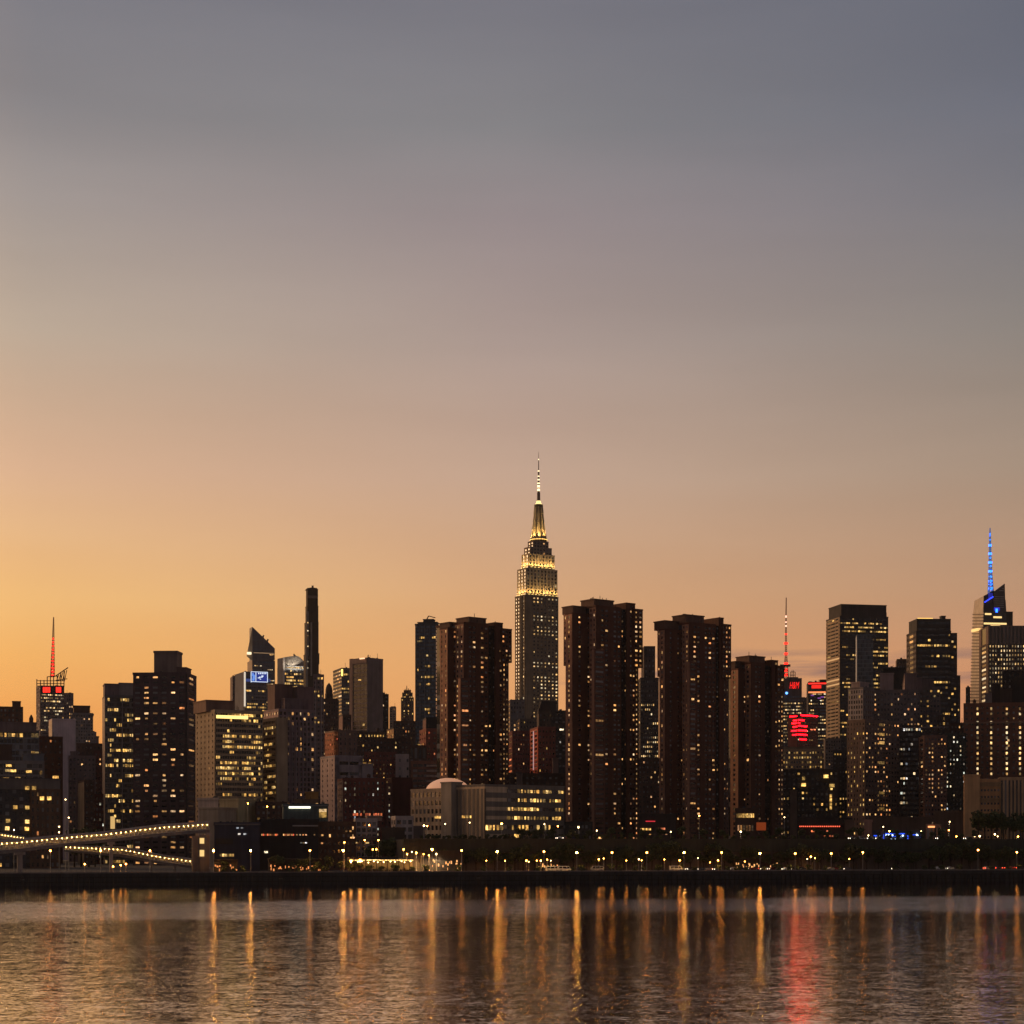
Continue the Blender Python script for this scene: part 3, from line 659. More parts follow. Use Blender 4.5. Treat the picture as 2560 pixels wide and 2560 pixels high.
b = N('hospital_block', 'long dark red brick hospital block with a row of orange windows at its base', 1000, 845, 858, 962, 1950, (.15, .048, .038), q(.12, 14, 11, .35, .45, 'c', 'p', 'cool', .8), q(.08, 14, 8, .4, .4), b0=30, clutter=7, scol=(.32, .21, .16))
for px in (884, 889, 893, 902, 915, 919, 924, 935, 940, 946, 953): b.win(px, 2036, 4, 6, 'red', 1.2)
b.blk(962, 966, 980, 1962, y0=-2.5, part='tower', col=(.12, .055, .045), Fs=q(.5, 15, 14, .3, .4, 'r', 'p', 'cool', .8))
b.seg(980, 1030, 1946, y0=1, dp=22, part='wing', col=(.07, .022, .02))
b = N('teal_pavilion', 'low teal metal building with a white lit strip and one bright window', 905, 706, 708, 820, 2015, (.075, .10, .10), None, None, b0=24)
b.panel(722, 776, 2016, 2021, emat('strip_light', (1, .95, .7), 2.2), name='light_strip', out=.3); b.panel(708, 820, 2012.5, 2015.5, wall((.2, .2, .2)), name='cornice', out=-.2, th=.9)
b.win(807, 2026, 18, 7, 'cool', 2.2); b.win(807, 2037, 18, 14, 'yellow', .9)
NAVYB = b = N('navy_block', 'dark navy industrial building between the footbridge and the black block', 812, 536, 536, 650, 2062, (.035, .04, .065), None, None, b0=26, clutter=4)
for px, py in ((594, 2070), (605, 2070), (598, 2085), (612, 2085)): b.win(px, py, 6, 4, 'cool', .9)
for k in range(6): b.win(552+k*6, 2138, 5, 7, 'yellow', 1.3)
b.panel(540, 583, 2096, 2110, plain('louvre', (.012, .012, .016), .5), name='louvre'); b.panel(536, 650, 2059, 2062.5, wall((.1, .1, .11)), name='cornice', out=-.1, th=.8)
b = N('black_block', 'long black building with a thin row of orange windows beside the navy block', 832, 650, 650, 796, 2054, (.022, .022, .026), None, None, b0=26, clutter=5)
for k in range(20): b.win(655+k*3.5+ (12 if k > 11 else 0), 2087, 3.0, 4.5, 'red' if k % 3 else 'warm', 1.1)
for px in (742, 750, 758, 765, 805): b.win(px if px < 790 else 786, 2087, 4, 3.5, 'warm', .8)
for px in (753, 759, 765): b.win(px, 2107, 5, 3, 'cool', 1.2)
b.win(665, 2130, 9, 5, 'cool', 1.0); b.panel(731, 795, 2063, 2066, wall((.25, .24, .24)), name='parapet', out=.2, th=.6)
b = N('brown_block', 'low brown building between the black block and the pale balconies', 845, 796, 796, 888, 2060, (.085, .05, .035), q(.04, 18, 12, .4, .4), b0=24, clutter=4)
for px, py in ((866, 2078), (876, 2078), (878, 2094), (884, 2094), (806, 2088), (805, 2108)): b.win(px, py, 5, 4, 'warm', 1.2)
b = N('pale_house', 'pale boxy house with balconies and dark openings below the brick hospital', 860, 886, 890, 942, 2052, (.38, .33, .31), q(.06, 15, 13, .72, .62, 'r', 'p', 'yellow'), None, b0=16)
b.seg(918, 955, 2042, 2052, y0=1, dp=12, part='penthouse', col=(.24, .19, .16)); b.seg(886, 940, 2094, 2098, y0=-1.2, dp=3, part='balcony', col=(.25, .21, .2))
for px, py in ((889, 2107), (918, 2107)): b.win(px, py, 9, 4, 'yellow', .9)
b = N('pale_house', 'smaller pale house with grey framed windows left of the domed building', 872, 979, 990, 1032, 2046, (.38, .32, .3), q(.0, 17, 14, .7, .6), q(.0, 17, 8, .6, .6), b0=14)
b.seg(1032, 1062, 2068, y0=1, dp=10, part='annex', col=(.13, .1, .09))
N('dark_shed', 'dark blank retaining block behind the lit pavilion', 850, 955, 955, 1012, 2075, (.05, .042, .036), None, None, b0=18)
# ---- four brown residential towers
def brown_tower(label, D, A, B, bay, rec, Cc, th, seed, dim=1.0):
    """A=(xl, xc, xr, top, box_l, box_r, box_top, overhang_bottom, lower_xl) B=(xl, xc, top, pent_l, pent_r, pent_top)
       rec=(x0, x1) Cc=(x1, top, wing_r, wing_top, wing_bottom, lower_r)"""
    L1 = dict(fp=12.3, kind='warm')
    sid = q(.28, 12.3, 9, .42, .5, 'c', gain=.6*dim)
    b = Bld('brown_tower', label, D, B[0], B[1], rec[0], B[2], BROWN, q(.20, 12.3, 10.5, .66, .40, 'c', gain=1.05*dim, kind='warm', blank=(0, 3)), sid, th=th, cat=AT, group='brown brick residential towers', ground=TERR, deep=24, scol=(.37, .19, .12), clutter=0)  # scol: sunset light on the left flank, put into a lighter brick colour
    yA = b.mainbox[3] if False else b.sy(B[0], 0.0)
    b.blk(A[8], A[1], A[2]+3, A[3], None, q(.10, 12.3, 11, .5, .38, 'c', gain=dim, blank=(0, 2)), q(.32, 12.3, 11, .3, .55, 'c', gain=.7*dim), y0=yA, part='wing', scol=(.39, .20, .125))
    if A[0] < A[8]-1:                                        # the upper storeys project
        x0 = b.fx(A[1], yA); yb0 = b.sy(A[8], x0); yb1 = b.sy(A[0], x0)
        b.box(x0+.4, x0+9, yb0-.5, yb1-yb0+.5, b.lz(A[7], x0, yA), b.lz(A[3], x0, yA)-.05, None, q(.3, 12.3, 9, .4, .5, 'c', gain=.8*dim), 'overhang', (.39, .20, .125), .5)  # overhang coloured in the same painted sunlit flank tone
    b.seg(A[4], A[5], A[6], A[3]-2, y0=yA+3, dp=9, part='penthouse', col=(.11, .06, .045))
    b.seg(B[3], B[4], B[5], B[2]-2, y0=2.5, dp=11, part='penthouse', col=(.12, .065, .048))
    b.seg(rec[0]-.5, rec[1]+.5, B[2]+4, y0=.9, dp=19, part='recess_shade', col=(.014, .009, .008), Fs=q(.05, 12.3, 8, .4, .4, 'c'), roof=0)  # shallow slot; its deep shade is put into a near-black colour
    xw = b.fx(rec[1], 0)
    b.seg(rec[1], Cc[0], Cc[1], y0=.4, dp=20, part='wing', col=BROWN, Fs=q(.14, 12.3, 8, .6, .4, 'c', gain=dim, blank=(0,)))
    b.seg(Cc[0], Cc[5], Cc[3]+8, y0=1.4, dp=16, part='wing', col=(.10, .052, .04), Fs=q(.45, 12.3, 8, .4, .4, 'c', gain=.9*dim))
    b.seg(Cc[0]-2, Cc[2], Cc[3], Cc[4], y0=-.6, dp=17, part='overhang', col=BROWN, Fs=q(.35, 12.3, 9, .6, .42, 'c', gain=dim))
    if bay:
        b.seg(bay[0], bay[1], bay[2], y0=-2.2, dp=2.1, part='bay', scol=(.39, .20, .125), col=(.135, .06, .04), Fs=q(.10, 12.3, 22, .8, .42, 'r', gain=1.1*dim, rows=list(range(0, bay[3]))), roof=.3)  # bay side carries the painted sunlit tone too
    b.clutter(6); b.clutter(5, (b.fx(B[3]), b.fx(B[4]), 2.5, 8, 0, b.lz(B[5])+.6))
    b.clutter(2, (b.fx(rec[1]), b.fx(Cc[0]), .4, 8, 0, b.lz(Cc[1])+.6))
    return b
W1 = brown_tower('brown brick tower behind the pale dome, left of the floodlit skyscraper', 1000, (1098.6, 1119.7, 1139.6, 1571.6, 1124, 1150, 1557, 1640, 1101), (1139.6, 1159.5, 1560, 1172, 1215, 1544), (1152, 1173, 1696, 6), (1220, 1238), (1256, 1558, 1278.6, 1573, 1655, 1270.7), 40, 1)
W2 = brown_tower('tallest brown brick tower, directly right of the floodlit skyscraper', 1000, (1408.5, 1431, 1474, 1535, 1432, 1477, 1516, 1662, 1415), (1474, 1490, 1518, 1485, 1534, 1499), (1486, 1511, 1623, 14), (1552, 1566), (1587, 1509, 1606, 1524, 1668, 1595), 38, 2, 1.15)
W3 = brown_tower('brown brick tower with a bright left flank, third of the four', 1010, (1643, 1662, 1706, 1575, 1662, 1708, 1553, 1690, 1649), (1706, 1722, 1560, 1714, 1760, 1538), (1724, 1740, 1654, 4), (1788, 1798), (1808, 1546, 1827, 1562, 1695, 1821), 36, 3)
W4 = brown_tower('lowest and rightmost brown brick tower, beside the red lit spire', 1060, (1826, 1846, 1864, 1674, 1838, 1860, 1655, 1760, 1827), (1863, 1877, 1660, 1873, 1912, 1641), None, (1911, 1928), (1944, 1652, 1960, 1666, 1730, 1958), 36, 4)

# ---- floodlit skyscraper
ES = b = N('floodlit_skyscraper', 'tall stepped skyscraper with golden floodlit crown and needle mast at the centre', 2200, 1288, 1312, 1395.5, 1489, (.20, .15, .10), q(.60, 9.0, 9.0, .44, .42, 'h', 'p', 'office', 1.05, cols=None), q(.25, 9, 6, .4, .5, 'r', 'p', 'office', .7), th=30, b0=30, cat='skyscraper', roof=1.2, cap=100, clutter=0)
STONE = wall((.40, .33, .24), .8)
b.panel(1313, 1329, 1489, 1800, wall((.22, .165, .11)), name='pier', out=.5, th=.6)
b.panel(1302, 1308, 1489, 1760, wall((.035, .03, .03)), face='S', name='recess_shade', out=.6, th=.2)  # dark panel on the face, painted shade in place of a real recess
def tier(p0, pc, p1, top, bot, y0, Fs, Ss, col=(.36, .29, .2)):
    return b.blk(p0, pc, p1, top, bot, Fs, Ss, y0=y0, part='setback', col=col, roof=1.0)
vp = lambda lit: q(lit, 9, 8.4, .5, .62, 'r', 'v', 'office', .5)
t2 = tier(1294, 1316, 1393, 1421, 1489, 2.2, vp(.12), vp(.1))
t3 = tier(1305, 1322, 1386, 1385, 1421, 4.2, vp(.05), vp(.05))
t4 = tier(1311, 1326, 1379, 1368, 1385, 6.2, q(.03, 8, 8), q(.03, 8, 8), (.22, .17, .13))
t5 = tier(1320, 1334, 1371, 1353, 1368, 8.2, q(.04, 7, 7), q(.03, 7, 7), (.16, .12, .1))
# domed mast: fluted stone, lit ribs, ringed cap, needle
e = b.D/F; cx, cy = b.fx(1346.5, 18), 18.0; zz = lambda py: b.lz(py, cx, cy)
prof = [(19.5, 1353), (17.5, 1343), (14.6, 1325), (12.2, 1305), (10.6, 1285), (9.6, 1268)]
m = MB(); m.lathe([(r*e, zz(p)) for r, p in prof]+[(9.6*e, zz(1266))], 16, cx, cy); m.build('mast', wall((.42, .34, .2), .5), b.root)
for k in range(16):
    a = 2*math.pi*(k+.5)/16; m = MB()
    for (r, p), (r2, p2) in zip(prof, prof[1:]):
        m.bar((cx+r*e*1.04*math.cos(a), cy+r*e*1.04*math.sin(a), zz(p)), (cx+r2*e*1.04*math.cos(a), cy+r2*e*1.04*math.sin(a), zz(p2)), 1.5, 1.0)
    m.build('rib', wall((.05, .045, .04), .5) if k % 2 else STONE, b.root)
m = MB(); m.lathe([(9.4*e, zz(1268)), (11.4*e, zz(1267)), (11.4*e, zz(1262)), (8*e, zz(1261))], 16, cx, cy); m.build('ring', wall((.05, .045, .04), .6), b.root)
m = MB(); m.lathe([(8.6*e, zz(1262)), (8.6*e, zz(1259.5)), (6*e, zz(1258)), (6*e, zz(1254)), (4*e, zz(1252)), (0, zz(1251.8))], 16, cx, cy); m.build('lantern', emat('lantern_light', (1, .72, .28), 1.6), b.root)
m = MB(); m.lathe([(4.2*e, zz(1252)), (4*e, zz(1232)), (3.2*e, zz(1231)), (2.9*e, zz(1206)), (2.1*e, zz(1205)), (1.9*e, zz(1180)), (1.1*e, zz(1178)), (.9*e, zz(1150)), (.55*e, zz(1148)), (.4*e, zz(1131)), (0, zz(1130))], 10, cx, cy); m.build('needle', wall((.12, .09, .075), .5), b.root)
nl = emat('needle_light', (1, .78, .42), 2.2)
for p0, p1, r in ((1228, 1222, 3.3), (1219, 1213, 3.2), (1210, 1207, 3.1), (1201, 1198, 2.4), (1192, 1189.5, 2.2), (1179, 1176.5, 2.0), (1150, 1147.5, 1.2)):
    m = MB(); m.lathe([(r*e*.8, zz(p0)), (r*e, zz(p0)), (r*e, zz(p1)), (r*e*.8, zz(p1))], 10, cx, cy); m.build('needle_light', nl, b.root)
FL = emat('floodlight', (1, .66, .20), 100); FLr = {}
def flood(box_, py, y, s, pwr, part='floodlight', out=1.6, w=.9, gap=0.0):
    """a row of upward floods on the ledge in front of a tier: tilted strips facing the wall"""
    xa, xb, yy, bb = box_[0], box_[1], box_[2], box_[3]; z = b.lz(py, xa, yy)+2.3
    mt = FLr.setdefault(s, emat('floodlight', (1, .64, .19), s))
    for (lx, ly, LL, rz) in (((xa+xb)/2, yy-out-.6, xb-xa, 0), (xa-out-.6, yy+bb/2, bb, -math.pi/2)):
        ld = bpy.data.lights.new('flood_beam', 'AREA'); ld.shape = 'RECTANGLE'; ld.size = LL; ld.size_y = .8; ld.energy = pwr*LL; ld.color = (1, .61, .20); ld.spread = math.radians(100)
        lo = link('flood_beam', ld, b.root, (lx, ly, z+.2)); lo.rotation_euler = (math.radians(180-13), 0, rz)
    m = MB(); n = max(3, int((xb-xa)/4.5))
    for i in range(n):
        a = xa+(i+.25)*(xb-xa)/n; c = a+.5*(xb-xa)/n
        m = MB(); m.box(a, c, yy-out-.9, yy-out-.2, z-.55, z-.3); m.build(part, mt, b.root)
    n = max(2, int(bb/4.5))
    for i in range(n):
        a = yy+(i+.25)*bb/n; c = a+.5*bb/n
        m = MB(); m.box(xa-out-.9, xa-out-.2, a, c, z-.55, z-.3); m.build(part, mt, b.root)
flood(t2, 1489, 0, 3, 140); flood(t3, 1421, 0, 3, 175)
for k in range(8):
    a = 2*math.pi*(k+.5)/8; ld = bpy.data.lights.new('flood_beam', 'SPOT'); ld.energy = 46000; ld.spot_size = math.radians(75); ld.spot_blend = .6; ld.color = (1, .62, .2); ld.shadow_soft_size = .5
    lo = link('flood_beam', ld, b.root, (cx+27*e*math.cos(a), cy+27*e*math.sin(a), zz(1352)+1.5))
    lo.rotation_euler = (Vector((-math.cos(a)*.34, -math.sin(a)*.34, 1))*-1).to_track_quat('Z', 'Y').to_euler()
m = MB(); m.lathe([(22.5*e, zz(1350.2)), (21*e, zz(1350.6))], 16, cx, cy); o = m.build('floodlight', emat('floodlight', (1, .56, .13), 5), b.root)

# ---- around the skyscraper's foot
b = N('grey_office', 'grey stone office with clustered roof tanks left of the floodlit skyscraper', 1850, 1270, 1276, 1311, 1752, (.16, .135, .13), q(.03, 11, 7, .5, .5), q(0, 11, 6), b0=30, clutter=6)
N('stepped_office', 'stepped tan office crossing the foot of the floodlit skyscraper', 1560, 1292, 1300, 1352, 1800, (.13, .10, .08), q(.05, 11, 8, .4, .45, 'r', 'p', 'yellow'), q(.05, 11, 6), b0=30, clutter=4)
b = N('sloped_roof_block', 'dark block with a sloping roof screen right of the stepped tan office', 1450, 1343, 1348, 1390, 1782, (.075, .05, .042), q(.08, 12, 8, .4, .4, 'r', 'p', 'yellow'), None, b0=26)
b.prism([(1346, 1782), (1346, 1775), (1354, 1752), (1390, 1753), (1390, 1782)], 1, 14, wall((.05, .036, .032)), 'roof_screen')
N('black_slab', 'black slab with two lit rows left of the tallest brown tower', 1380, 1378, 1378, 1414, 1780, (.03, .028, .03), q(.05, 10, 8, .7, .5, 'r', 'p', 'cool', 1.3), b0=20).win(1404, 1824, 10, 4, 'cool', 1.3)
b = N('red_lit_block', 'brick block with a red lit left face below the floodlit skyscraper', 1190, 1326, 1346, 1388, 1821, (.22, .07, .05), q(.06, 14, 8, .4, .4, 'r', 'p', 'yellow'), q(.0, 11, 8, .55, .55), b0=26, scol=(.42, .07, .03), clutter=3)  # scol: red light on the left face is put into the wall colour
REDB = b
N('brick_block', 'dark red brick block with red lit window column right of the first brown tower', 1260, 1270, 1282, 1330, 1831, (.17, .055, .045), q(.12, 12, 6, .4, .4, 'c'), q(.35, 15, 9, .7, .3, 'c', 'p', 'red', .9), b0=26, clutter=4)
b = N('low_roof_block', 'low dark block with pale roof boxes behind the domed building', 1075, 1268, 1268, 1412, 1938, (.085, .055, .045), q(.03, 14, 14, .4, .4), b0=22, ground=TERR, clutter=7)
b.seg(1291, 1306, 1936, 1968, y0=-3, dp=6, part='penthouse', col=(.25, .19, .17)); b.seg(1382, 1396, 1897, 1938, y0=3, dp=6, part='penthouse', col=(.22, .15, .13))

# ---- domed building on the terrace
b = DOMEB = N('domed_building', 'long four storey building with a pale dome and square stair tower', 905, 1028, 1212, 1410, 1963, (.23, .19, .15), q(.33, 23, 8.5, .6, .42, 'h', 'r', 'yellow', 1.15), None, th=40, b0=30, ground=TERR, cat='building', main=False)
b.main = b.blk(1212, 1212, 1410, 1964, None, q(.34, 22, 8, .62, .4, 'h', 'r', 'yellow', 1.15), None, col=(.17, .14, .115), deep=18)
x0 = 0; yb = b.sy(1028, 0)
b.box(0, 14, .01, yb, 0, b.lz(1974, 0, yb*.4), None, q(.14, 22, 11, .6, .55, 'h', 'p', 'yellow', 1.1), 'wing', (.52, .38, .25), 1.0)
zf = b.lz(2062)
GLOW = emat('ground_floor_light', (1, .66, .2), 1.9)
rr = random.Random(3)
for k in range(26):
    px = 1150+k*9.2+rr.uniform(-2, 2)
    if px > 1212:
        if rr.random() < .72: b.win(px, 2069, rr.uniform(3, 7), 12, 'yellow', 1.9, out=.5)
    elif rr.random() < .6: b.win(px-40, 2069, rr.uniform(3, 5), 11, 'yellow', 1.7, face='S', out=.5)
for px in range(1158, 1180, 4): b.win(px, 2042, 3.5, 6, 'yellow', 1.5, face='S')
for px in range(1090, 1112, 4): b.win(px, 2043, 3.5, 6, 'yellow', 1.5, face='S')
yt = b.sy(1129, 0)
b.box(-3.5, 3.5, yt-4.2, 8.4, 0, b.lz(1958, 0, yt), None, None, 'stair_tower', (.3, .25, .2), .6)
Dd = b.dep(16, yb*.62); m = MB()
yd = b.sy(1120, 13.0); R = 57*b.dep(13, yd)/F; zb = b.lz(1974, 13, yd)-1.5; zt = b.lz(1945, 13, yd); hh = zt-zb
m.lathe([(R*math.cos(t*math.pi/2/9), zb+hh*math.sin(t*math.pi/2/9)) for t in range(10)], 40, 13, yd)
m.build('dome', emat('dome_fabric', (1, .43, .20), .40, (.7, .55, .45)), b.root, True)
m = MB(); m.lathe([(R*1.02, zb-1), (R*1.02, zb+.5), (R, zb+.6)], 40, 13, yd); m.build('dome_ring', wall((.3, .23, .17)), b.root)

# ---- right of the towers
b = N('stepped_dark_tower', 'dark stepped tower with lit rows between the second and third brown towers', 1330, 1596, 1602, 1646, 1698, (.07, .058, .055), q(.22, 11.5, 5, .6, .42, 'h', 'p', 'office', .95), q(.1, 11, 5), b0=22, cat=TW)
b.blk(1604, 1611, 1637, 1618, 1698, q(.02, 14, 9, .4, .4), None, y0=2, part='setback', col=(.075, .055, .048))
b = RED = N('red_sign_tower', 'office tower with a red sign and red lit antenna mast behind the lowest brown tower', 2450, 1945, 1949, 2004, 1698, (.075, .06, .07), q(.55, 8, 4.5, .75, .4, 'h', 'r', 'office', .95, only=lambda i, j: j < .86), None, b0=40, cat=OT, gl=G_BLUE)
b = REDTOP = N('red_topped_tower', 'rounded office tower with a red lit roof band and red lit sign panel', 2350, 2017, 2021, 2069, 1707, (.05, .04, .045), q(.5, 8, 4.5, .75, .42, 'h', 'r', 'office', 1.0, only=lambda i, j: j < .93), None, b0=40, cat=OT, gl=G_BLUE)
b.seg(2050, 2069, 1700, 1707, y0=4, dp=12, part='penthouse', col=BROWN)
N('gap_tower', 'dark narrow tower between the red sign tower and the red topped tower', 2600, 2002, 2002, 2022, 1746, (.06, .045, .045), q(.02, 8, 5), b0=30)
b = REDL = N('red_line_building', 'dark building wrapped in glowing red light lines left of the tall right tower', 2050, 1970, 1993, 2044, 1788, (.12, .03, .03), q(.10, 11, 7, .5, .35, 'r', 'p', 'office', .8), None, th=42, b0=36, gl=G_DARK)
b = N('round_tan_block', 'tan curved block with two lit window rows below the red lights', 1450, 1950, 1950, 2056, 1876, (.32, .215, .135), q(.5, 12, 6.5, .55, .45, 'r', 'p', 'yellow', .6, rows=[0, 1, 2]), b0=30)
b.seg(1950, 2052, 1869, 1876, y0=2, dp=20, part='roof_band', col=(.2, .15, .10))
b = N('dark_low_rise', 'dark low rise with a few square lit windows right of the lowest brown tower', 1150, 1956, 1956, 2096, 1928, (.05, .042, .04), q(.08, 13, 11, .5, .5, 'r', 'p', 'yellow', 1.2), b0=26, ground=GROUND, clutter=7)
b.seg(1975, 1992, 1978, y0=-3, dp=4, part='pier', col=(.16, .11, .085)); b.seg(1956, 2040, 1975, y0=-1.5, dp=10, part='annex', col=(.045, .04, .038), Fs=q(.14, 14, 9, .5, .4, 'h', 'p', 'yellow'))
for p, w_ in (((2009, 1946), 7), ((2009, 1962), 11), ((2065, 1941), 11), ((2080, 1964), 12), ((2077, 1990), 5), ((2077, 2000), 5), ((2077, 2010), 5), ((2077, 2019), 5)): b.win(*p, w_, 8, 'yellow', 1.3, y0=-1.6)

b = TALL = N('tall_slab_tower', 'tall dark slab tower with a sunset lit tan flank, right of the red lights', 1780, 2066, 2100, 2220, 1542, (.05, .045, .045), q(.36, 10, 5.2, .8, .42, 'h', 'r', 'yellow', 1.05), q(.06, 9, 7, .8, .42, 'h', 'r', 'yellow', .8), b0=36, cat=OT, gl=((.02, .024, .032), .08, .03), scol=(.36, .26, .17))  # scol: sunset glow on the left flank is put into this tan
b.blk(2072, 2103, 2216, 1512, 1542, None, None, y0=1.0, part='crown', col=(.05, .042, .04), scol=None); b.clutter(5)
b = N('blue_slab', 'plain blue grey slab standing in front of the tall dark slab tower', 1680, 2140, 2143, 2182, 1589, (.10, .12, .14), q(.01, 10, 4, .9, .8, 'r', 'c'), None, b0=22, gl=((.05, .065, .08), .15, .02), scol=(.4, .42, .45))
N('dark_roof_block', 'dark block in the gap between the two right hand dark towers', 1560, 2200, 2200, 2244, 1672, (.07, .055, .05), q(.03, 11, 8), b0=22, clutter=3)
N('narrow_block', 'small brown tower left of the stepped dark glass tower', 1620, 2240, 2243, 2269, 1651, (.12, .08, .06), q(.04, 11, 7), None, b0=22)
b = N('dark_glass_tower', 'stepped dark glass tower with a gold lit roof edge', 1560, 2267, 2291, 2377, 1580, (.035, .033, .036), q(.27, 13, 7, .8, .4, 'h', 'r', 'yellow', 1.1), q(.03, 13, 7, .8, .5, 'r', 'r'), b0=30, cat=TW, gl=((.03, .036, .045), .08, .04), scol=(.12, .095, .085))
b.blk(2273, 2293, 2376, 1549, 1580, q(.05, 13, 9, .8, .4, 'h', 'r'), None, y0=.8, part='crown', col=(.05, .045, .042))
b.seg(2376, 2392, 1584, y0=2, dp=18, part='wing', col=(.04, .036, .038), Fs=q(.25, 13, 8, .8, .4, 'r', 'r', 'yellow', 1.1)); b.seg(2392, 2400, 1690, y0=3, dp=16, part='wing', col=(.04, .036, .038), Fs=q(.3, 13, 8, .7, .4, 'r', 'r', 'yellow', 1.1))
b.seg(2354, 2364, 1541, 1549, y0=6, dp=6, part='penthouse'); b.panel(2296, 2334, 1544, 1548, emat('roof_light', (1, .58, .14), 1.5), name='roof_light', out=-3, th=1)
BOA = b = N('blue_spire_tower', 'faceted glass tower with a blue lit spire at the right edge', 2250, 2432, 2458, 2516, 1520, (.07, .065, .07), q(.30, 9, 5, .85, .4, 'h', 'r', 'office', 1.1, rows=[0, 5, 6]), None, th=-2+10, b0=60, cat=OT, gl=((.025, .03, .04), .08, .03), scol=(.34, .28, .23), roof=0, main=False)
b = N('striped_tower', 'wide tower with vertical pale stripes and a gold lit band, right edge', 1950, 2449, 2472, 2640, 1610, (.10, .075, .065), q(.78, 11, 7, .45, .5, 'r', 'v', 'office', 1.0, rows=[0]), q(.75, 11, 8, .5, .5, 'r', 'v', 'office', 1.0), b0=40, cat=OT, gl=G_DARK)
b.blk(2449, 2472, 2640, 1566, 1609.5, q(.0, 44, 9.5, .5, .95, 'r', 'v'), q(.0, 44, 8, .5, .95, 'r', 'v'), y0=0, part='crown', col=(.21, .15, .125))
N('far_sliver', 'thin dark tower sliver left of the faceted glass tower', 1900, 2415, 2415, 2425, 1721, BLACK, q(.02, 10, 6), b0=20)
b = N('black_block', 'black unlit stepped block in front of the striped tower', 1300, 2508, 2508, 2640, 1682, (.026, .022, .022), q(.012, 14, 10, .4, .4), b0=26, clutter=5)
b.seg(2480, 2500, 1712, y0=3, dp=12, part='wing', col=(.04, .03, .028)); b.seg(2500, 2530, 1724, y0=-3, dp=8, part='wing', col=(.06, .04, .035)); b.seg(2463, 2480, 1735, y0=4, dp=10, part='wing', col=(.2, .16, .15)); b.seg(2530, 2640, 1700, y0=-1, dp=10, part='wing', col=(.03, .026, .025))
b = BRK = N('brick_institution', 'broad brick block with four columns of white stair lights at the right edge', 1130, 2410, 2410, 2660, 1763, (.17, .075, .048), q(.015, 13.5, 12, .4, .4), b0=34, ground=GROUND, clutter=6)
b.panel(2408, 2640, 1804, 1808, wall((.22, .13, .09)), name='ledge', out=.25, th=.9)
for px in (2444, 2478, 2517, 2550):
    for k in range(13):
        if k in (1,) and px != 2444: pass
        b.win(px, 1772+k*12.9+(8 if k > 1 else 0), 4.5, 6, 'office', 1.5)
b = N('tan_block', 'tan masonry block with tall vertical slots at the lower right edge', 960, 2409, 2411, 2450, 1940, (.52, .30, .145), None, None, b0=20, ground=GROUND, roof=.8)
b.seg(2450, 2500, 1950, y0=1.2, dp=18, part='wall', col=(.44, .235, .11), Fs=q(.0, 17, 8, .6, .32)); b.seg(2500, 2660, 1946, y0=2.2, dp=18, part='wall', col=(.42, .27, .155), Fs=q(.0, 95, 9, .5, .92, 'r', 'v'))
b.seg(2448, 2502, 1958, 1966, y0=.6, dp=2, part='ledge', col=(.3, .19, .1)); b.seg(2449, 2501, 1998, 2006, y0=.7, dp=2, part='ledge', col=(.3, .19, .1))

# ---- apartment cluster lower right
b = N('pale_grid_tower', 'apartment tower with a pale window grid at its top, left of the rooftop boxes', 1150, 2121, 2158, 2184, 1722, (.15, .125, .12), q(.07, 13, 6.5, .55, .5), q(.10, 13, 5.5, .62, .62, 'r', 'p', 'yellow'), th=45, b0=24, cat=AT, scol=(.38, .31, .28), ground=GROUND)
b.blk(2128, 2150, 2172, 1707, 1722, y0=4, part='penthouse', col=(.28, .21, .19))
b = N('boxed_roof_tower', 'apartment tower with two big pale roof boxes in the lower right cluster', 1170, 2184, 2184, 2300, 1730, (.15, .122, .117), q(.20, 12.5, 8, .55, .42, 'c', 'p', 'warm', 1.0), b0=26, cat=AT, ground=GROUND)
b.blk(2183, 2200, 2234, 1686, 1730, y0=2, part='penthouse', col=(.30, .21, .19)); b.blk(2252, 2262, 2292, 1686, 1730, y0=3, part='penthouse', col=(.19, .135, .125)); b.seg(2280, 2305, 1696, 1730, y0=6, dp=9, part='penthouse', col=(.17, .12, .115)); b.clutter(5)
b = N('balcony_tower', 'dark balcony tower right of the big pale roof boxes', 1190, 2298, 2298, 2350, 1722, (.145, .115, .11), q(.20, 12.5, 8, .6, .42, 'c', 'p', 'yellow'), b0=24, cat=AT, ground=GROUND)
b.seg(2304, 2334, 1700, 1722, y0=2, dp=9, part='penthouse', col=(.14, .105, .1)); b.seg(2346, 2374, 1790, y0=-2, dp=14, part='wing', col=(.085, .062, .055), Fs=q(.12, 12.5, 8, .5, .5, 'c', 'p', 'yellow'))
b = N('brown_apartments', 'big brown apartment block with a column of paired lit windows, lower right cluster', 1090, 2118, 2163, 2248, 1803, (.15, .10, .082), q(.24, 12, 8.5, .55, .42, 'c', 'p', 'warm', 1.1), q(.14, 12, 6, .4, .5, 'c', 'p', 'yellow', .9), th=40, b0=28, cat=AT, ground=GROUND)
for py in (1812, 1836, 1857, 1907, 1982, 2022): b.win(2203, py, 16, 7, 'yellow', 1.2)
b = N('glass_apartments', 'black glass apartment block between the two brown apartment blocks', 1120, 2244, 2244, 2302, 1818, (.035, .03, .032), q(.16, 12, 6.5, .7, .5, 'h', 'c', 'cool', 1.1), b0=22, cat=AT, ground=GROUND)
b.panel(2244, 2372, 1817, 1820, wall((.17, .14, .14)), name='cornice', out=.3, th=.8)
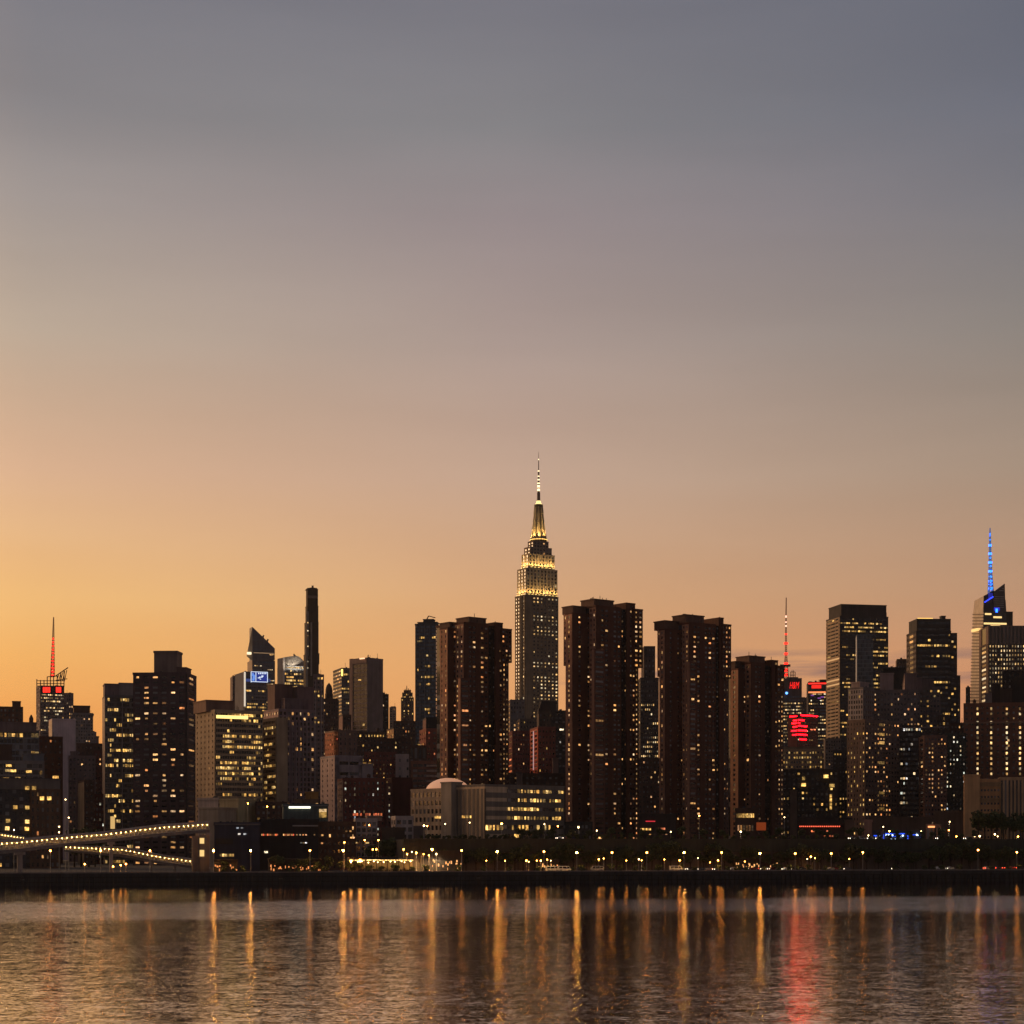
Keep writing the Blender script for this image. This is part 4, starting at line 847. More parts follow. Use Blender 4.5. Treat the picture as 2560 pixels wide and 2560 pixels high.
b = N('brick_apartments', 'brick apartment block with balconies right of the black glass block', 1075, 2298, 2312, 2366, 1843, (.16, .085, .063), q(.2, 11, 8, .5, .42, 'c', 'p', 'warm', 1.1), q(.1, 11, 6, .5, .5, 'c'), b0=22, cat=AT, ground=GROUND)
N('dark_apartments', 'dark green apartment block with scattered white lights left of the tan masonry block', 1100, 2364, 2364, 2414, 1838, (.045, .05, .042), q(.16, 11, 8, .4, .45, 'r', 'p', 'cool', 1.2), b0=22, cat=AT, ground=GROUND)
N('link_block', 'dark link block behind the dark green apartments', 1220, 2350, 2350, 2412, 1812, DBROWN, q(.05, 12, 8), b0=20, clutter=3)
b = N('lattice_block', 'grey lattice fronted block under the tan flank of the tall slab tower', 1420, 2060, 2064, 2102, 1850, (.16, .125, .105), q(.03, 8, 6, .5, .5), None, b0=20)
N('fill_block', 'dark block with green lit rows left of the brown apartment block', 1160, 2084, 2084, 2126, 1880, (.05, .045, .045), q(.14, 11, 7, .5, .4, 'h', 'p', 'yellow'), b0=20, ground=GROUND)
N('dark_roof_block', 'dark boxed block showing behind the roof boxes of the apartment cluster', 1400, 2208, 2208, 2262, 1674, BLACK, None, None, b0=20)
# ---- infill seen between the fronts
b = N('mid_block', 'dim mid rise between the second and third brown towers at street level', 1180, 1560, 1560, 1660, 1900, DBROWN, q(.10, 12, 9, .4, .4, 'c'), b0=22, ground=GROUND)
N('mid_block', 'dim mid rise between the third and lowest brown towers', 1200, 1790, 1790, 1850, 1900, DBROWN, q(.08, 12, 9, .4, .4, 'c'), b0=22, ground=GROUND)
N('mid_block', 'dim mid rise at the foot of the red line building', 1500, 1930, 1930, 2070, 1905, DBROWN, q(.06, 12, 9, .4, .4), b0=22, ground=GROUND)
N('mid_block', 'dim brick mid rise behind the curtain wall tower', 1300, 236, 236, 340, 1880, DBRICK, q(.06, 12, 9, .4, .4), b0=22)
N('mid_block', 'dim mid rise in the gap between the big brick tower and the tan slab', 1260, 470, 470, 560, 1830, DBROWN, q(.05, 12, 9, .4, .4), b0=22)

# ---- low buildings on the terrace
b = N('low_hall', 'low dark hall with a red lit sign strip below the gap between the brown towers', 930, 1597, 1597, 1690, 2040, (.05, .036, .032), None, None, b0=20, ground=TERR)
for k in range(6): b.win(1603+k*4.5, 2073, 3.5, 5, 'yellow', 1.2)
for k in range(5): b.win(1645+k*4, 2072, 3.5, 5, 'red', 1.0)
for k in range(5): b.win(1606+k*15+(k % 2)*4, 2086, 5, 2, 'warm', .5)
b.panel(1614, 1638, 2052, 2054.5, emat('sign_red', (1, .04, .06), .7), name='sign')
b = N('entrance_pavilion', 'small entrance pavilion with a gold lit window row and an orange panel', 915, 1838, 1838, 1896, 2026, (.085, .05, .035), None, None, b0=16, ground=TERR)
for k in range(9): b.win(1843+k*5, 2039, 4.2, 10, 'yellow', .9)
for k in range(6): b.win(1846+k*7, 2070, 4, 14, 'warm', .35)
b.panel(1891, 1915, 2056, 2076, emat('lit_panel', (1, .16, .03), .16, (.3, .07, .02)), name='panel')
b = REDEAVE = N('red_eave_hall', 'long low hall with a string of red lamps under its eaves', 910, 1996, 1996, 2130, 2050, (.04, .03, .028), None, None, b0=18, ground=TERR)
b.seg(1996, 2110, 2060, 2064, y0=-2.2, dp=2.4, part='canopy', col=(.05, .03, .03))
b = N('blue_lit_pavilion', 'low pavilion outlined in blue light strings on the terrace', 905, 2183, 2183, 2306, 2082, (.05, .05, .055), None, None, b0=14, ground=TERR)
BLUEP = b
b = N('long_shed', 'long dull brown shed behind the blue lit pavilion', 950, 2176, 2176, 2330, 2048, (.10, .062, .045), None, None, b0=20, ground=TERR)
b = N('kiosk', 'pale kiosk with columns and an orange roof lamp right of the blue pavilion', 900, 2316, 2316, 2352, 2066, (.24, .16, .12), q(.0, 40, 9, .6, .85, 'r', 'v'), b0=9, ground=TERR)
b.panel(2320, 2337, 2065, 2069, emat('roof_lamp', (1, .35, .12), 2), name='roof_lamp', out=.5)
N('brown_wall_block', 'plain brown blank block left of the tan masonry block', 1000, 2336, 2336, 2412, 2032, (.13, .085, .06), None, None, b0=16, ground=GROUND)
N('small_booth', 'small pale blank booth left of the blue lit pavilion', 900, 2160, 2160, 2180, 2055, (.24, .15, .12), None, None, b0=6, ground=TERR)
N('lobby_block', 'low lobby with green and gold lit doors at the foot of the tallest brown tower', 945, 1406, 1406, 1480, 2060, (.05, .045, .04), q(.35, 14, 9, .6, .6, 'h', 'p', 'yellow', 1.3), b0=14, ground=TERR)
# ------------------------------------------------------------------ crowns, masts, signs
def lattice(b, pts, y, mat, lights, part='mast'):
    """tapering square lattice mast through (px, py, width px) stations; lights = (py0, py1, material)"""
    e = b.D/F; m = MB(); S = []
    for px, py, w in pts:
        x = b.fx(px, y); S.append((x, b.lz(py, x, y), w*e/2))
    def at(z):
        for (x0, z0, r0), (x1, z1, r1) in zip(S, S[1:]):
            if z0 <= z <= z1+1e-6: t = (z-z0)/max(1e-6, z1-z0); return (x0+(x1-x0)*t, r0+(r1-r0)*t)
        return (S[-1][0], S[-1][2]) if z > S[-1][1] else (S[0][0], S[0][2])
    z = S[0][1]; zs = [z]
    while z < S[-1][1]-.5: z = min(S[-1][1], z+max(2.5, at(z)[1]*2.2)); zs.append(z)
    for za, zb in zip(zs, zs[1:]):
        xa, ra = at(za); xb, rb = at(zb); th = max(.45, ra*.42)
        A = [(xa+i*ra, y+j*ra, za) for i, j in ((-1,-1),(1,-1),(1,1),(-1,1))]; B = [(xb+i*rb, y+j*rb, zb) for i, j in ((-1,-1),(1,-1),(1,1),(-1,1))]
        for k in range(4):
            m.bar(A[k], B[k], th); m.bar(A[k], A[(k+1) % 4], th*.8); m.bar(A[k], B[(k+1) % 4], th*.6)
    m.build(part, mat, b.root)
    for p0, p1, lm, k in lights:
        x = b.fx(pts[0][0], y); za, zb = b.lz(p1, x, y), b.lz(p0, x, y); xx, r = at((za+zb)/2); q_ = MB()
        q_.box(xx-r*k-.2, xx+r*k+.2, y-r*k-.2, y+r*k+.2, min(za, zb), max(za, zb)); q_.build('mast_light', lm, b.root)
STEELD = wall((.07, .045, .04), .5)
RL = emat('red_light', (1, .018, .010), 3.6); RL2 = emat('red_glow', (1, .10, .04), .55); BL = emat('blue_light', (.014, .11, 1), 6.5); BL2 = emat('deep_blue_light', (.03, .06, 1), 2.6)
WL = emat('pale_red_light', (1, .5, .35), 2.0); CY = emat('cyan_light', (.03, .22, 1), 3.5)

b = RSP                                                    # red lattice spire with a scaffold crown
lattice(b, [(131, 1692, 8.5), (132, 1640, 6.2), (133, 1600, 4.2), (133.6, 1565, 2.6), (134, 1543, 1.4)], 14, wall((.22, .06, .045), .6),
        [(1691-k*9.2, 1686.5-k*9.2, RL, .95) for k in range(11)])
m = MB(); e = b.D/F; zt = b.mainbox[5]
def P(px, py, y): x = b.fx(px, y); return (x, y, b.lz(py, x, y))
for y in (.5, 9):
    for px, py in ((92, 1698), (101, 1700), (110, 1700), (118, 1692), (126, 1690), (134, 1688), (143, 1690), (152, 1682), (160, 1676)):
        m.bar(P(px, 1718, y), P(px, py, y), 1.0)
    for py in (1702, 1709, 1715): m.bar(P(92, py, y), P(161, py, y), .8)
    m.bar(P(118, 1692, y), P(145, 1690, y), .9); m.bar(P(139, 1690, y), P(170, 1669, y), 1.2); m.bar(P(139, 1701, y), P(168, 1697, y), .9)
    for k in range(5): m.bar(P(141+k*5, 1703, y), P(147+k*5, 1687-k*3, y), .8)
m.build('scaffold', STEELD, b.root)
for k in range(5): b.panel(107.5+k*3.7, 110+k*3.7, 1718, 1731, RL, name='light_panel')
for k in range(4): b.panel(140+k*3.3, 142.3+k*3.3, 1718, 1731, RL, name='light_panel')
b.panel(101, 160, 1716, 1736, wall((.05, .03, .03)), name='sign_band', out=.3, th=.1)

b = WEDGE                                                  # slanted roof
wm = wall((.10, .11, .14), .5); gm = glass((.03, .035, .045), .2, .0)
b.prism([(631, 1650), (631, 1567), (687, 1621), (687, 1650)], -.3, 22, wm, 'roof')
for k in range(9): b.panel(631.3+k*0, 686.7 if 1580+k*8 > 1621 else 631+(1580+k*8-1567)*56/54, 1580+k*8, 1581.2+k*8, wall((.10, .10, .115)), name='fin', out=.3, th=.2)
m = MB(); y = 0
def P(px, py, y=0.0): x = b.fx(px, y); return (x, y, b.lz(py, x, y))
CG = wall((.50, .40, .28), .5)  # brightness reflected by the fold is put into this cream colour
m.poly([P(631, 1567), P(617, 1637, 6), P(631, 1637)]); m.poly([P(617, 1637, 6), P(617, 1641, 6), P(631, 1641), P(631, 1637)]); m.poly([P(617, 1641, 6), P(628, 1650, 1), P(631, 1650), P(631, 1641)])
m.poly([P(631, 1567), P(631, 1650, 8), P(628, 1650, 8), P(617, 1641, 8), P(617, 1637, 8)])
m.poly([P(631, 1567), P(617, 1637, 8), P(617, 1637, 6)]); m.build('folded_corner', CG, b.root)
b.panel(618, 631, 1630, 1636, emat('corner_lamp', (1, .8, .5), 1.5), name='corner_lamp', out=-2, th=1.0)
for px, py in ((657, 1592), (668, 1602)): m = MB(); m.bar(P(px, py+2, 8), P(px+2, py-4, 8), 2.2); m.build('roof_unit', wm, b.root)
b.panel(634, 684, 1632, 1633.5, emat('dim_lights', (1, .6, .3), .35), name='light_row', out=.5)
for px in (676, 680, 684): b.win(px, 1637, 4, 2.6, 'office', 1.3)

b = SCREEN                                                 # blue screen and bright corner
b.panel(609.5, 613.5, 1680, 1766, emat('corner_glow', (1, .84, .66), .75), name='corner_strip', out=.6, th=.8)
SB = emat('screen_blue', (.015, .04, .30), .8); SW = emat('screen_white', (.75, .85, 1), 1.1); SB2 = emat('screen_sky', (.15, .32, .85), 1.0)
b.panel(627, 669, 1680, 1706, SB, name='screen', out=.5, th=.4)
for a, c, t, d in ((627, 669, 1679.4, 1680.8), (627, 669, 1704, 1705.4), (626.5, 628, 1680, 1706), (667.5, 669, 1680, 1706), (638.5, 640, 1681, 1704)): b.panel(a, c, t, d, SW, name='screen_border', out=.9, th=.2)
for k in range(5): b.panel(645+k*4.4, 647.6+k*4.4, 1682, 1685.5, SW, name='screen_light', out=.9, th=.2)
for a, c, t, d in ((629.5, 634, 1683, 1690), (631, 637, 1687, 1698), (630, 636, 1697, 1702)): b.panel(a, c, t, d, SB2, name='screen_image', out=.9, th=.15)
for a, c, t, d in ((644, 650, 1694, 1696), (647, 656, 1692, 1694), (653, 658, 1689, 1692), (649, 652, 1697, 1699)): b.panel(a, c, t, d, SW, name='screen_image', out=.9, th=.15)
b.panel(614, 627, 1697, 1704, emat('soft_blue', (.06, .10, .32), .6), name='blue_glow_panel', out=.45); b.panel(669, 676, 1697, 1705, emat('soft_blue2', (.06, .10, .32), .35), name='blue_glow_panel', out=.45)

b = CROWN                                                  # curved silver crown: a cylinder front cut by an arc
SV = wall((.50, .45, .40), .38); m = MB(); n = 22; e = b.D/F
def arc(t): return 694+(759-694)*t
top = lambda px: 1647-7*math.sin(max(0, min(1, (px-694)/52))*math.pi*.55) + (0 if px < 744 else (px-744)**1.35*.32)
cols = []
for i in range(n+1):
    px = arc(i/n); y = 16-15*math.sin(i/n*math.pi); x = b.fx(px, y)
    bot = 1668-(0 if px < 711 else 0)+6*math.sin(max(0, (px-711)/48)*math.pi) if px > 711 else 1770
    cols.append((x, y, b.lz(bot, x, y), b.lz(top(px), x, y)))
for (xa, ya, za, ta), (xb, yb, zb, tb) in zip(cols, cols[1:]):
    m.quad((xa, ya, za), (xb, yb, zb), (xb, yb, tb), (xa, ya, ta)); m.quad((xb, yb+1.5, zb), (xa, ya+1.5, za), (xa, ya+1.5, ta), (xb, yb+1.5, tb)); m.quad((xa, ya, ta), (xb, yb, tb), (xb, yb+1.5, tb), (xa, ya+1.5, ta))
m.build('crown', SV, b.root)
m = MB()
for i in range(0, n+1):
    x, y, za, ta = cols[i]; m.bar((x, y-.4, za), (x, y-.4, ta), .7)
m.build('crown_fin', wall((.30, .27, .25), .4), b.root)
ld = bpy.data.lights.new('flood_beam', 'AREA'); ld.shape = 'RECTANGLE'; ld.size = 24; ld.size_y = 1; ld.energy = 6000; ld.color = (1, .86, .66)
lo = link('flood_beam', ld, b.root, (b.fx(737), -7, b.lz(1671))); lo.rotation_euler = (math.radians(180-35), 0, 0)
m = MB(); m.lathe([(13, b.lz(1668, b.fx(728, 18), 18)), (13.2, b.lz(1663, b.fx(728, 18), 18))], 20, b.fx(728, 18), 18); m.build('uplight', emat('crown_uplight', (1, .86, .66), 3.5), b.root)
b.prism([(735, 1641), (735, 1634), (742, 1641)], 10, 14, wall((.06, .05, .05)), 'roof_unit')
b.panel(707, 711.5, 1645, 1712, wall((.55, .5, .47), .4), name='corner_strip', out=.8, th=.6)

b = SLEN                                                   # stepped shaft
DK = (.042, .034, .03)
for xl, xc, xr, t, bt, y0 in ((759, 764, 797, 1636, 1720, -.8), (761, 766, 796.5, 1556, 1640, .1), (763.5, 768, 796, 1515, 1556, .6), (765, 769, 795, 1489, 1515, 1.0), (765, 769, 795, 1473, 1489, 1.2)):
    b.blk(xl, xc, xr, t, bt, None, None, y0=y0, part='setback', col=DK if t != 1473 else (.05, .038, .032), roof=.6)
b.panel(768.5, 795, 1489, 1496, wall((.17, .12, .10)), name='band', out=-.4, th=.7)
b.prism([(765.5, 1473), (768, 1470), (780, 1468.5), (792, 1470), (794.5, 1473)], 2, 16, wall(DK), 'roof'); b.seg(780, 784, 1465, 1469, y0=6, dp=3, part='penthouse')
for a, c, t, d in ((766, 771, 1529, 1640), (776, 780, 1556, 1690), (764.5, 769, 1612, 1720)): b.panel(a, c, t, d, wall((.30, .25, .21)), name='fin', out=.9, th=.6)
for py in (1557, 1577, 1589, 1616, 1654, 1670): b.win(769.5, py, 3, 3, 'office', 1.5, y0=-1.4)
b.blk(795, 795, 798.5, 1635, 1660, y0=1.5, part='setback', col=DK)

b = DOMED                                                  # rounded old cap on a drum
e = b.D/F; cx_, cy_ = b.fx(822.5, 9), 9.0; z = lambda p: b.lz(p, cx_, cy_); m = MB()
m.lathe([(10*e, z(1753)), (10*e, z(1735)), (9*e, z(1733)), (9*e, z(1726)), (8*e, z(1720)), (6*e, z(1714)), (3*e, z(1710)), (1*e, z(1708)), (0, z(1706))], 12, cx_, cy_)
m.build('cap', wall((.05, .032, .03)), b.root)
b.seg(809, 845, 1747, 1753, y0=1, dp=18, part='setback', roof=.3)
b = ORN
b.blk(1006, 1006, 1031, 1733, 1746, q(.3, 6, 4, .5, .5, 'r', 'p', 'yellow', .8), None, y0=2, part='setback'); b.blk(1010, 1010, 1027, 1727, 1733, y0=4, part='setback')
m = MB()
for px, t in ((1013, 1722), (1017, 1714), (1021, 1721), (1025, 1723)):
    x = b.fx(px, 6); m.bar((x, 6, b.lz(1728, x, 6)), (x, 6, b.lz(t, x, 6)), 1.3, .6)
m.build('finial', wall((.1, .07, .05)), b.root)
b = BLUE
def sblk(pl, pr, t, bt, x0, x1, **k):
    ya, yb = b.sy(pr, x0), b.sy(pl, x0)
    return b.box(x0, x1, ya, yb-ya, b.lz(bt, x0, ya), b.lz(t, x0, ya), None, None, 'setback', (.06, .07, .075), .6)
sblk(1058, 1083, 1549, 1562, 1, 9); sblk(1044, 1092, 1556, 1562, 2, 10)
m = MB(); y = b.sy(1066, 4); m.bar((4, y, b.lz(1550, 4, y)), (4, y-2, b.lz(1540, 4, y)), .8); m.bar((4, y-2, b.lz(1540, 4, y)), (4, y-8, b.lz(1545, 4, y)), .7); m.build('roof_crane', STEELD, b.root)
for px in (1050, 1062, 1074): b.panel(px-.5, px+.5, 1562, 1830, wall((.13, .14, .15)), face='S', name='fin', out=.3, th=.3)

# red sign tower: lettering, antenna mast, roof frame
b = RED
def text(b, s, px0, px1, pyb, pyt, mat, y0=0.0, out=.7, shear=.25, name='sign'):
    c = bpy.data.curves.new(name, 'FONT'); c.body = s; c.extrude = .25; c.shear = shear; c.size = 1
    o = bpy.data.objects.new(name, c); COL.objects.link(o); bpy.context.view_layer.update()
    dg = bpy.context.evaluated_depsgraph_get(); me = bpy.data.meshes.new_from_object(o.evaluated_get(dg)); bpy.data.objects.remove(o)
    xs = [v.co.x for v in me.vertices]; ys = [v.co.y for v in me.vertices]
    a0, a1 = b.fx(px0, y0), b.fx(px1, y0); z0, z1 = b.lz(pyb, a0, y0), b.lz(pyt, a0, y0)
    for v in me.vertices:
        x, y, zq = v.co; v.co = (a0+(x-min(xs))/(max(xs)-min(xs))*(a1-a0), y0-out-zq, z0+(y-min(ys))/(max(ys)-min(ys))*(z1-z0))
    me.materials.clear(); me.materials.append(mat); return link(name, me, b.root)
text(b, 'H&M', 1974, 1998, 1722, 1705, emat('sign_red', (1, .014, .012), 1.4))
b.panel(1949, 2004, 1698, 1736, wall((.085, .06, .062)), name='sign_band', out=.3, th=.15)
m = MB(); x = b.fx(1966.5); z = b.lz(1733); e = b.D/F; m.ball((x, -1.2, z), 3.2*e, 8, 5); m.build('blue_sign', emat('sign_blue', (.12, .35, 1), 3), b.root)
lattice(b, [(1965, 1698, 11), (1965, 1668, 8), (1965, 1640, 4.5), (1965, 1600, 3.6), (1965, 1550, 2.4), (1965.6, 1494, 1.2)], 12, wall((.25, .05, .04), .6),
        [(1690, 1684, RL, .7), (1679, 1672, RL, .8), (1662, 1657, RL, 1.3), (1637, 1632, RL, 1.9), (1611, 1606, RL, 2.3), (1587, 1584, RL, 1.6), (1567, 1563, WL, 1.2), (1557, 1554, WL, 1.2), (1544, 1539, WL, 1.3)])
m = MB(); e = b.D/F
def P(px, py, y): x = b.fx(px, y); return (x, y, b.lz(py, x, y))
for px in (1976, 1980, 1984, 1988):
    for y in (6, 14): m.bar(P(px, 1699, y), P(px, 1676 if 1978 < px < 1986 else 1680, y), .8)
for py in (1680, 1688, 1695): m.bar(P(1976, py, 6), P(1988, py, 6), .7)
m.bar(P(1950, 1664, 8), P(1976, 1664, 8), 3.0); m.build('roof_frame', STEELD, b.root)
b.seg(1968, 1995, 1694, 1698, y0=4, dp=20, part='penthouse')
b = REDTOP
b.panel(2021, 2069, 1707.5, 1710, RL, name='light_band'); b.panel(2029, 2053, 1713, 1721, emat('sign_red2', (1, .02, .012), 1.3), name='sign_panel')
b.panel(2021, 2064, 1729, 1732.5, emat('amber_band', (1, .25, .08), 1.6), name='light_band')
for px, py in ((2027, 1737), (2044, 1744), (2052, 1741)): b.panel(px, px+8, py, py+3, emat('violet', (.4, .1, .6), .5), name='lit_floor')
b = REDL
RLW = emat('red_line', (1, .0015, .005), 22.0)
b.panel(2001, 2043, 1788, 1790.5, RLW, name='light_line'); b.panel(1975, 1993, 1790, 1792, RLW, face='S', name='light_line')
for a, c, py in ((1984, 1993, 1800), (1980, 1993, 1807), (1983, 1993, 1816), (1979, 1993, 1826), (1982, 1993, 1836)): b.panel(a, c, py, py+2.4, RLW, face='S', name='light_line')
for a, c, py in ((1994, 2010, 1799), (1994, 1999, 1806), (1994, 2017, 1814), (1994, 2017, 1825), (1994, 2017, 1835.5), (1998, 2015, 1847)): b.panel(a, c, py, py+2.6, RLW, name='light_line')
for px, py in ((2028, 1824), (2036, 1824)): b.win(px, py, 6, 3, 'red', 1.6)
b = REDB
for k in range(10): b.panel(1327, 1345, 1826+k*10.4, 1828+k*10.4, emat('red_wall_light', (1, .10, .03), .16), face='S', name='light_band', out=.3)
b.panel(1335, 1336.6, 1828, 1925, emat('pale_tube', (1, .6, .6), .45), face='S', name='light_tube', out=.5)

b = TALL
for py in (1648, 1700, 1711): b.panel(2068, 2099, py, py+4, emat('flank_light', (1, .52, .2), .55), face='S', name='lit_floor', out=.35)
# faceted glass tower with a blue spire: two leaning crystals and a sail
b = BOA
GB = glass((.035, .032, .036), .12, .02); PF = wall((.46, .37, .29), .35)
def crystal(f, l, r, y0, y1, mf, ms, part):
    """front outline f and pale left flank (l -> first/last points of f)"""
    P = lambda px, py, y: (b.fx(px, y), y, b.lz(py, b.fx(px, y), y))
    m = MB(); m.poly([P(px, py, y0) for px, py in f]); m.build(part, mf, b.root)
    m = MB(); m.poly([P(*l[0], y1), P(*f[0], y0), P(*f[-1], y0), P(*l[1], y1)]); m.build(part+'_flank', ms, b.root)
    m = MB(); m.poly([P(*r[1], y1), P(*f[1], y0), P(*f[2], y0), P(*r[0], y1)]); m.build(part+'_side', mf, b.root)
crystal([(2450, 1830), (2525, 1830), (2516, 1548), (2516, 1530), (2459, 1530)], [(2424, 1830), (2433, 1530)], [(2516, 1530), (2527, 1830)], 0, 26, GB, PF, 'shaft')
crystal([(2458, 1531), (2516, 1531), (2514, 1500), (2484, 1476), (2459, 1490)], [(2433, 1531), (2436, 1502)], [(2514, 1495), (2516, 1531)], .3, 25, wall((.03, .03, .05), .3), PF, 'crown')
b.prism([(2484, 1531), (2484, 1480), (2512, 1459), (2514, 1531)], -.6, 2.0, wall((.09, .075, .07), .4), 'sail')
for k in range(8): b.panel(2485, 2509, 1481+k*5.2-(k < 3)*0, 1482.8+k*5.2, wall((.42, .36, .32), .35), name='louvre', out=.9, th=.3) if k > 1 else b.panel(2497+(1-k)*7, 2509, 1471+k*5.2, 1472.6+k*5.2, wall((.42, .36, .32), .35), name='louvre', out=.9, th=.3)
for k in range(36): 
    py = 1536+k*8.0; pl, pr = 2433-(py-1530)*.03, 2459-(py-1530)*.03
    P = lambda px, py, y: (b.fx(px, y), y, b.lz(py, b.fx(px, y), y))
    m = MB(); m.bar(P(pl-.4, py, 26), P(pr-.2, py, -.3), 1.5); m.build('floor_band', wall((.16, .12, .10), .5), b.root)
for py, a, c in ((1557, 2459, 2516), (1533, 2462, 2478), (1541, 2483, 2504), (1563, 2476, 2500), (1565, 2512, 2530)): b.panel(a, c, py, py+4.5, emat('gold_floor', (1, .66, .25), 1.3), name='lit_floor', out=.5)
P = lambda px, py, y: (b.fx(px, y), y, b.lz(py, b.fx(px, y), y))
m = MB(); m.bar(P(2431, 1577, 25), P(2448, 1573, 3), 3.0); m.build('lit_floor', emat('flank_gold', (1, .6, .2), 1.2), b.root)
b.seg(2516, 2532, 1530, y0=6, dp=20, part='wing', col=(.04, .036, .038))
lattice(b, [(2477, 1496, 11), (2476.5, 1470, 9), (2476, 1440, 6.5), (2475.3, 1400, 4.8), (2475, 1360, 3.4), (2475, 1334, 2.2), (2475, 1320, .9)], 6, emat('spire_blue', (.02, .16, .5), .45, (.05, .05, .08)),
        [(1474, 1469, BL, 1.0), (1463, 1460, BL, .9), (1455, 1451, BL, 1.05), (1443, 1440, CY, .9), (1431, 1426, BL, 1.1), (1417, 1414, CY, .8), (1409, 1404, BL, 1.2), (1396, 1393, CY, .8), (1387, 1382, BL, 1.3), (1366, 1361, BL, 1.4), (1351, 1348, CY, .9), (1341, 1333, BL, .9)])
for a, c, py in ((2459, 2482, 0),):
    for k in range(7): b.panel(2460+k*3.2, 2463.4+k*3.2, 1504-k*2.1, 1506.5-k*2.1, BL2, name='blue_light', out=1.0)
b.panel(2470, 2481, 1483, 1497, emat('blue_wash', (.02, .03, .5), .5), name='blue_light', out=.8); b.panel(2484, 2498, 1519, 1527, emat('blue_wash2', (.03, .04, .7), .8), name='blue_light', out=1.1); b.panel(2488, 2493, 1522, 1531, BL, name='blue_light', out=1.3)

b = REDEAVE
RE = emat('eave_red', (1, .13, .06), 1.6)
for k in range(22):
    px = 2000+k*4.7; m = MB(); x = b.fx(px, -2.2); m.ball((x, -2.4, b.lz(2066, x, -2.2)), .34, 6, 4); m.build('eave_lamp', RE, b.root)
for px, py in ((2030, 2078), (2036, 2078), (2044, 2079), (2050, 2079), (2068, 2078), (2062, 2091), (2075, 2090), (2081, 2090)): b.win(px, py, 4, 4, 'red', 1.6)
b.seg(2112, 2134, 2052, y0=-1, dp=8, part='pier', col=(.12, .08, .06)); b.win(2119, 2063, 6, 6, 'office', 1.4)
b = BLUEP
BS = emat('blue_string', (.02, .10, 1), 1.3)
for a, c, t, d in ((2184, 2200, 2088, 2090), (2213, 2262, 2083, 2085.5), (2268, 2305, 2086, 2088), (2188, 2190, 2088, 2102), (2208, 2210, 2086, 2102), (2268, 2271, 2086, 2102), (2301, 2303, 2086, 2102), (2228, 2245, 2090, 2092), (2194, 2210, 2092, 2093.5)): b.panel(a, c, t, d, BS, name='light_string', out=.6)
BW = emat('pale_blue_lamp', (.6, .8, 1), 4)
for px, py in ((2198, 2089), (2216, 2088), (2222, 2087), (2231, 2088), (2251, 2090), (2257, 2089), (2292, 2087), (2296, 2087), (2228, 2099), (2238, 2099), (2284, 2101), (2188, 2101)):
    m = MB(); x = b.fx(px, -.8); m.ball((x, -.9, b.lz(py, x, -.8)), .42, 6, 4); m.build('lamp', BW, b.root)
for b in ALL:
    if b.root.name.startswith('brick_loft'): b.tank(872, 1814, 9)
    elif b.root.name.startswith('hospital_block'): b.tank(922, 1934, 10); b.tank(880, 1938, 8)
    elif b.root.name.startswith('dim_office'): b.tank(945, 1819, 8)
    elif b.root.name.startswith('stepped_office'): b.tank(1330, 1787, 8)
    elif b.root.name == 'brick_block': b.tank(250, 1976, 9)
    elif b.root.name == 'brick_institution': b.tank(2436, 1748, 9)
    elif b.root.name == 'dark_low_rise': b.tank(2044, 1915, 9)
    elif b.root.name.startswith('stage_block'): b.tank(1010, 1795, 7)
for b in ALL: b.finish()

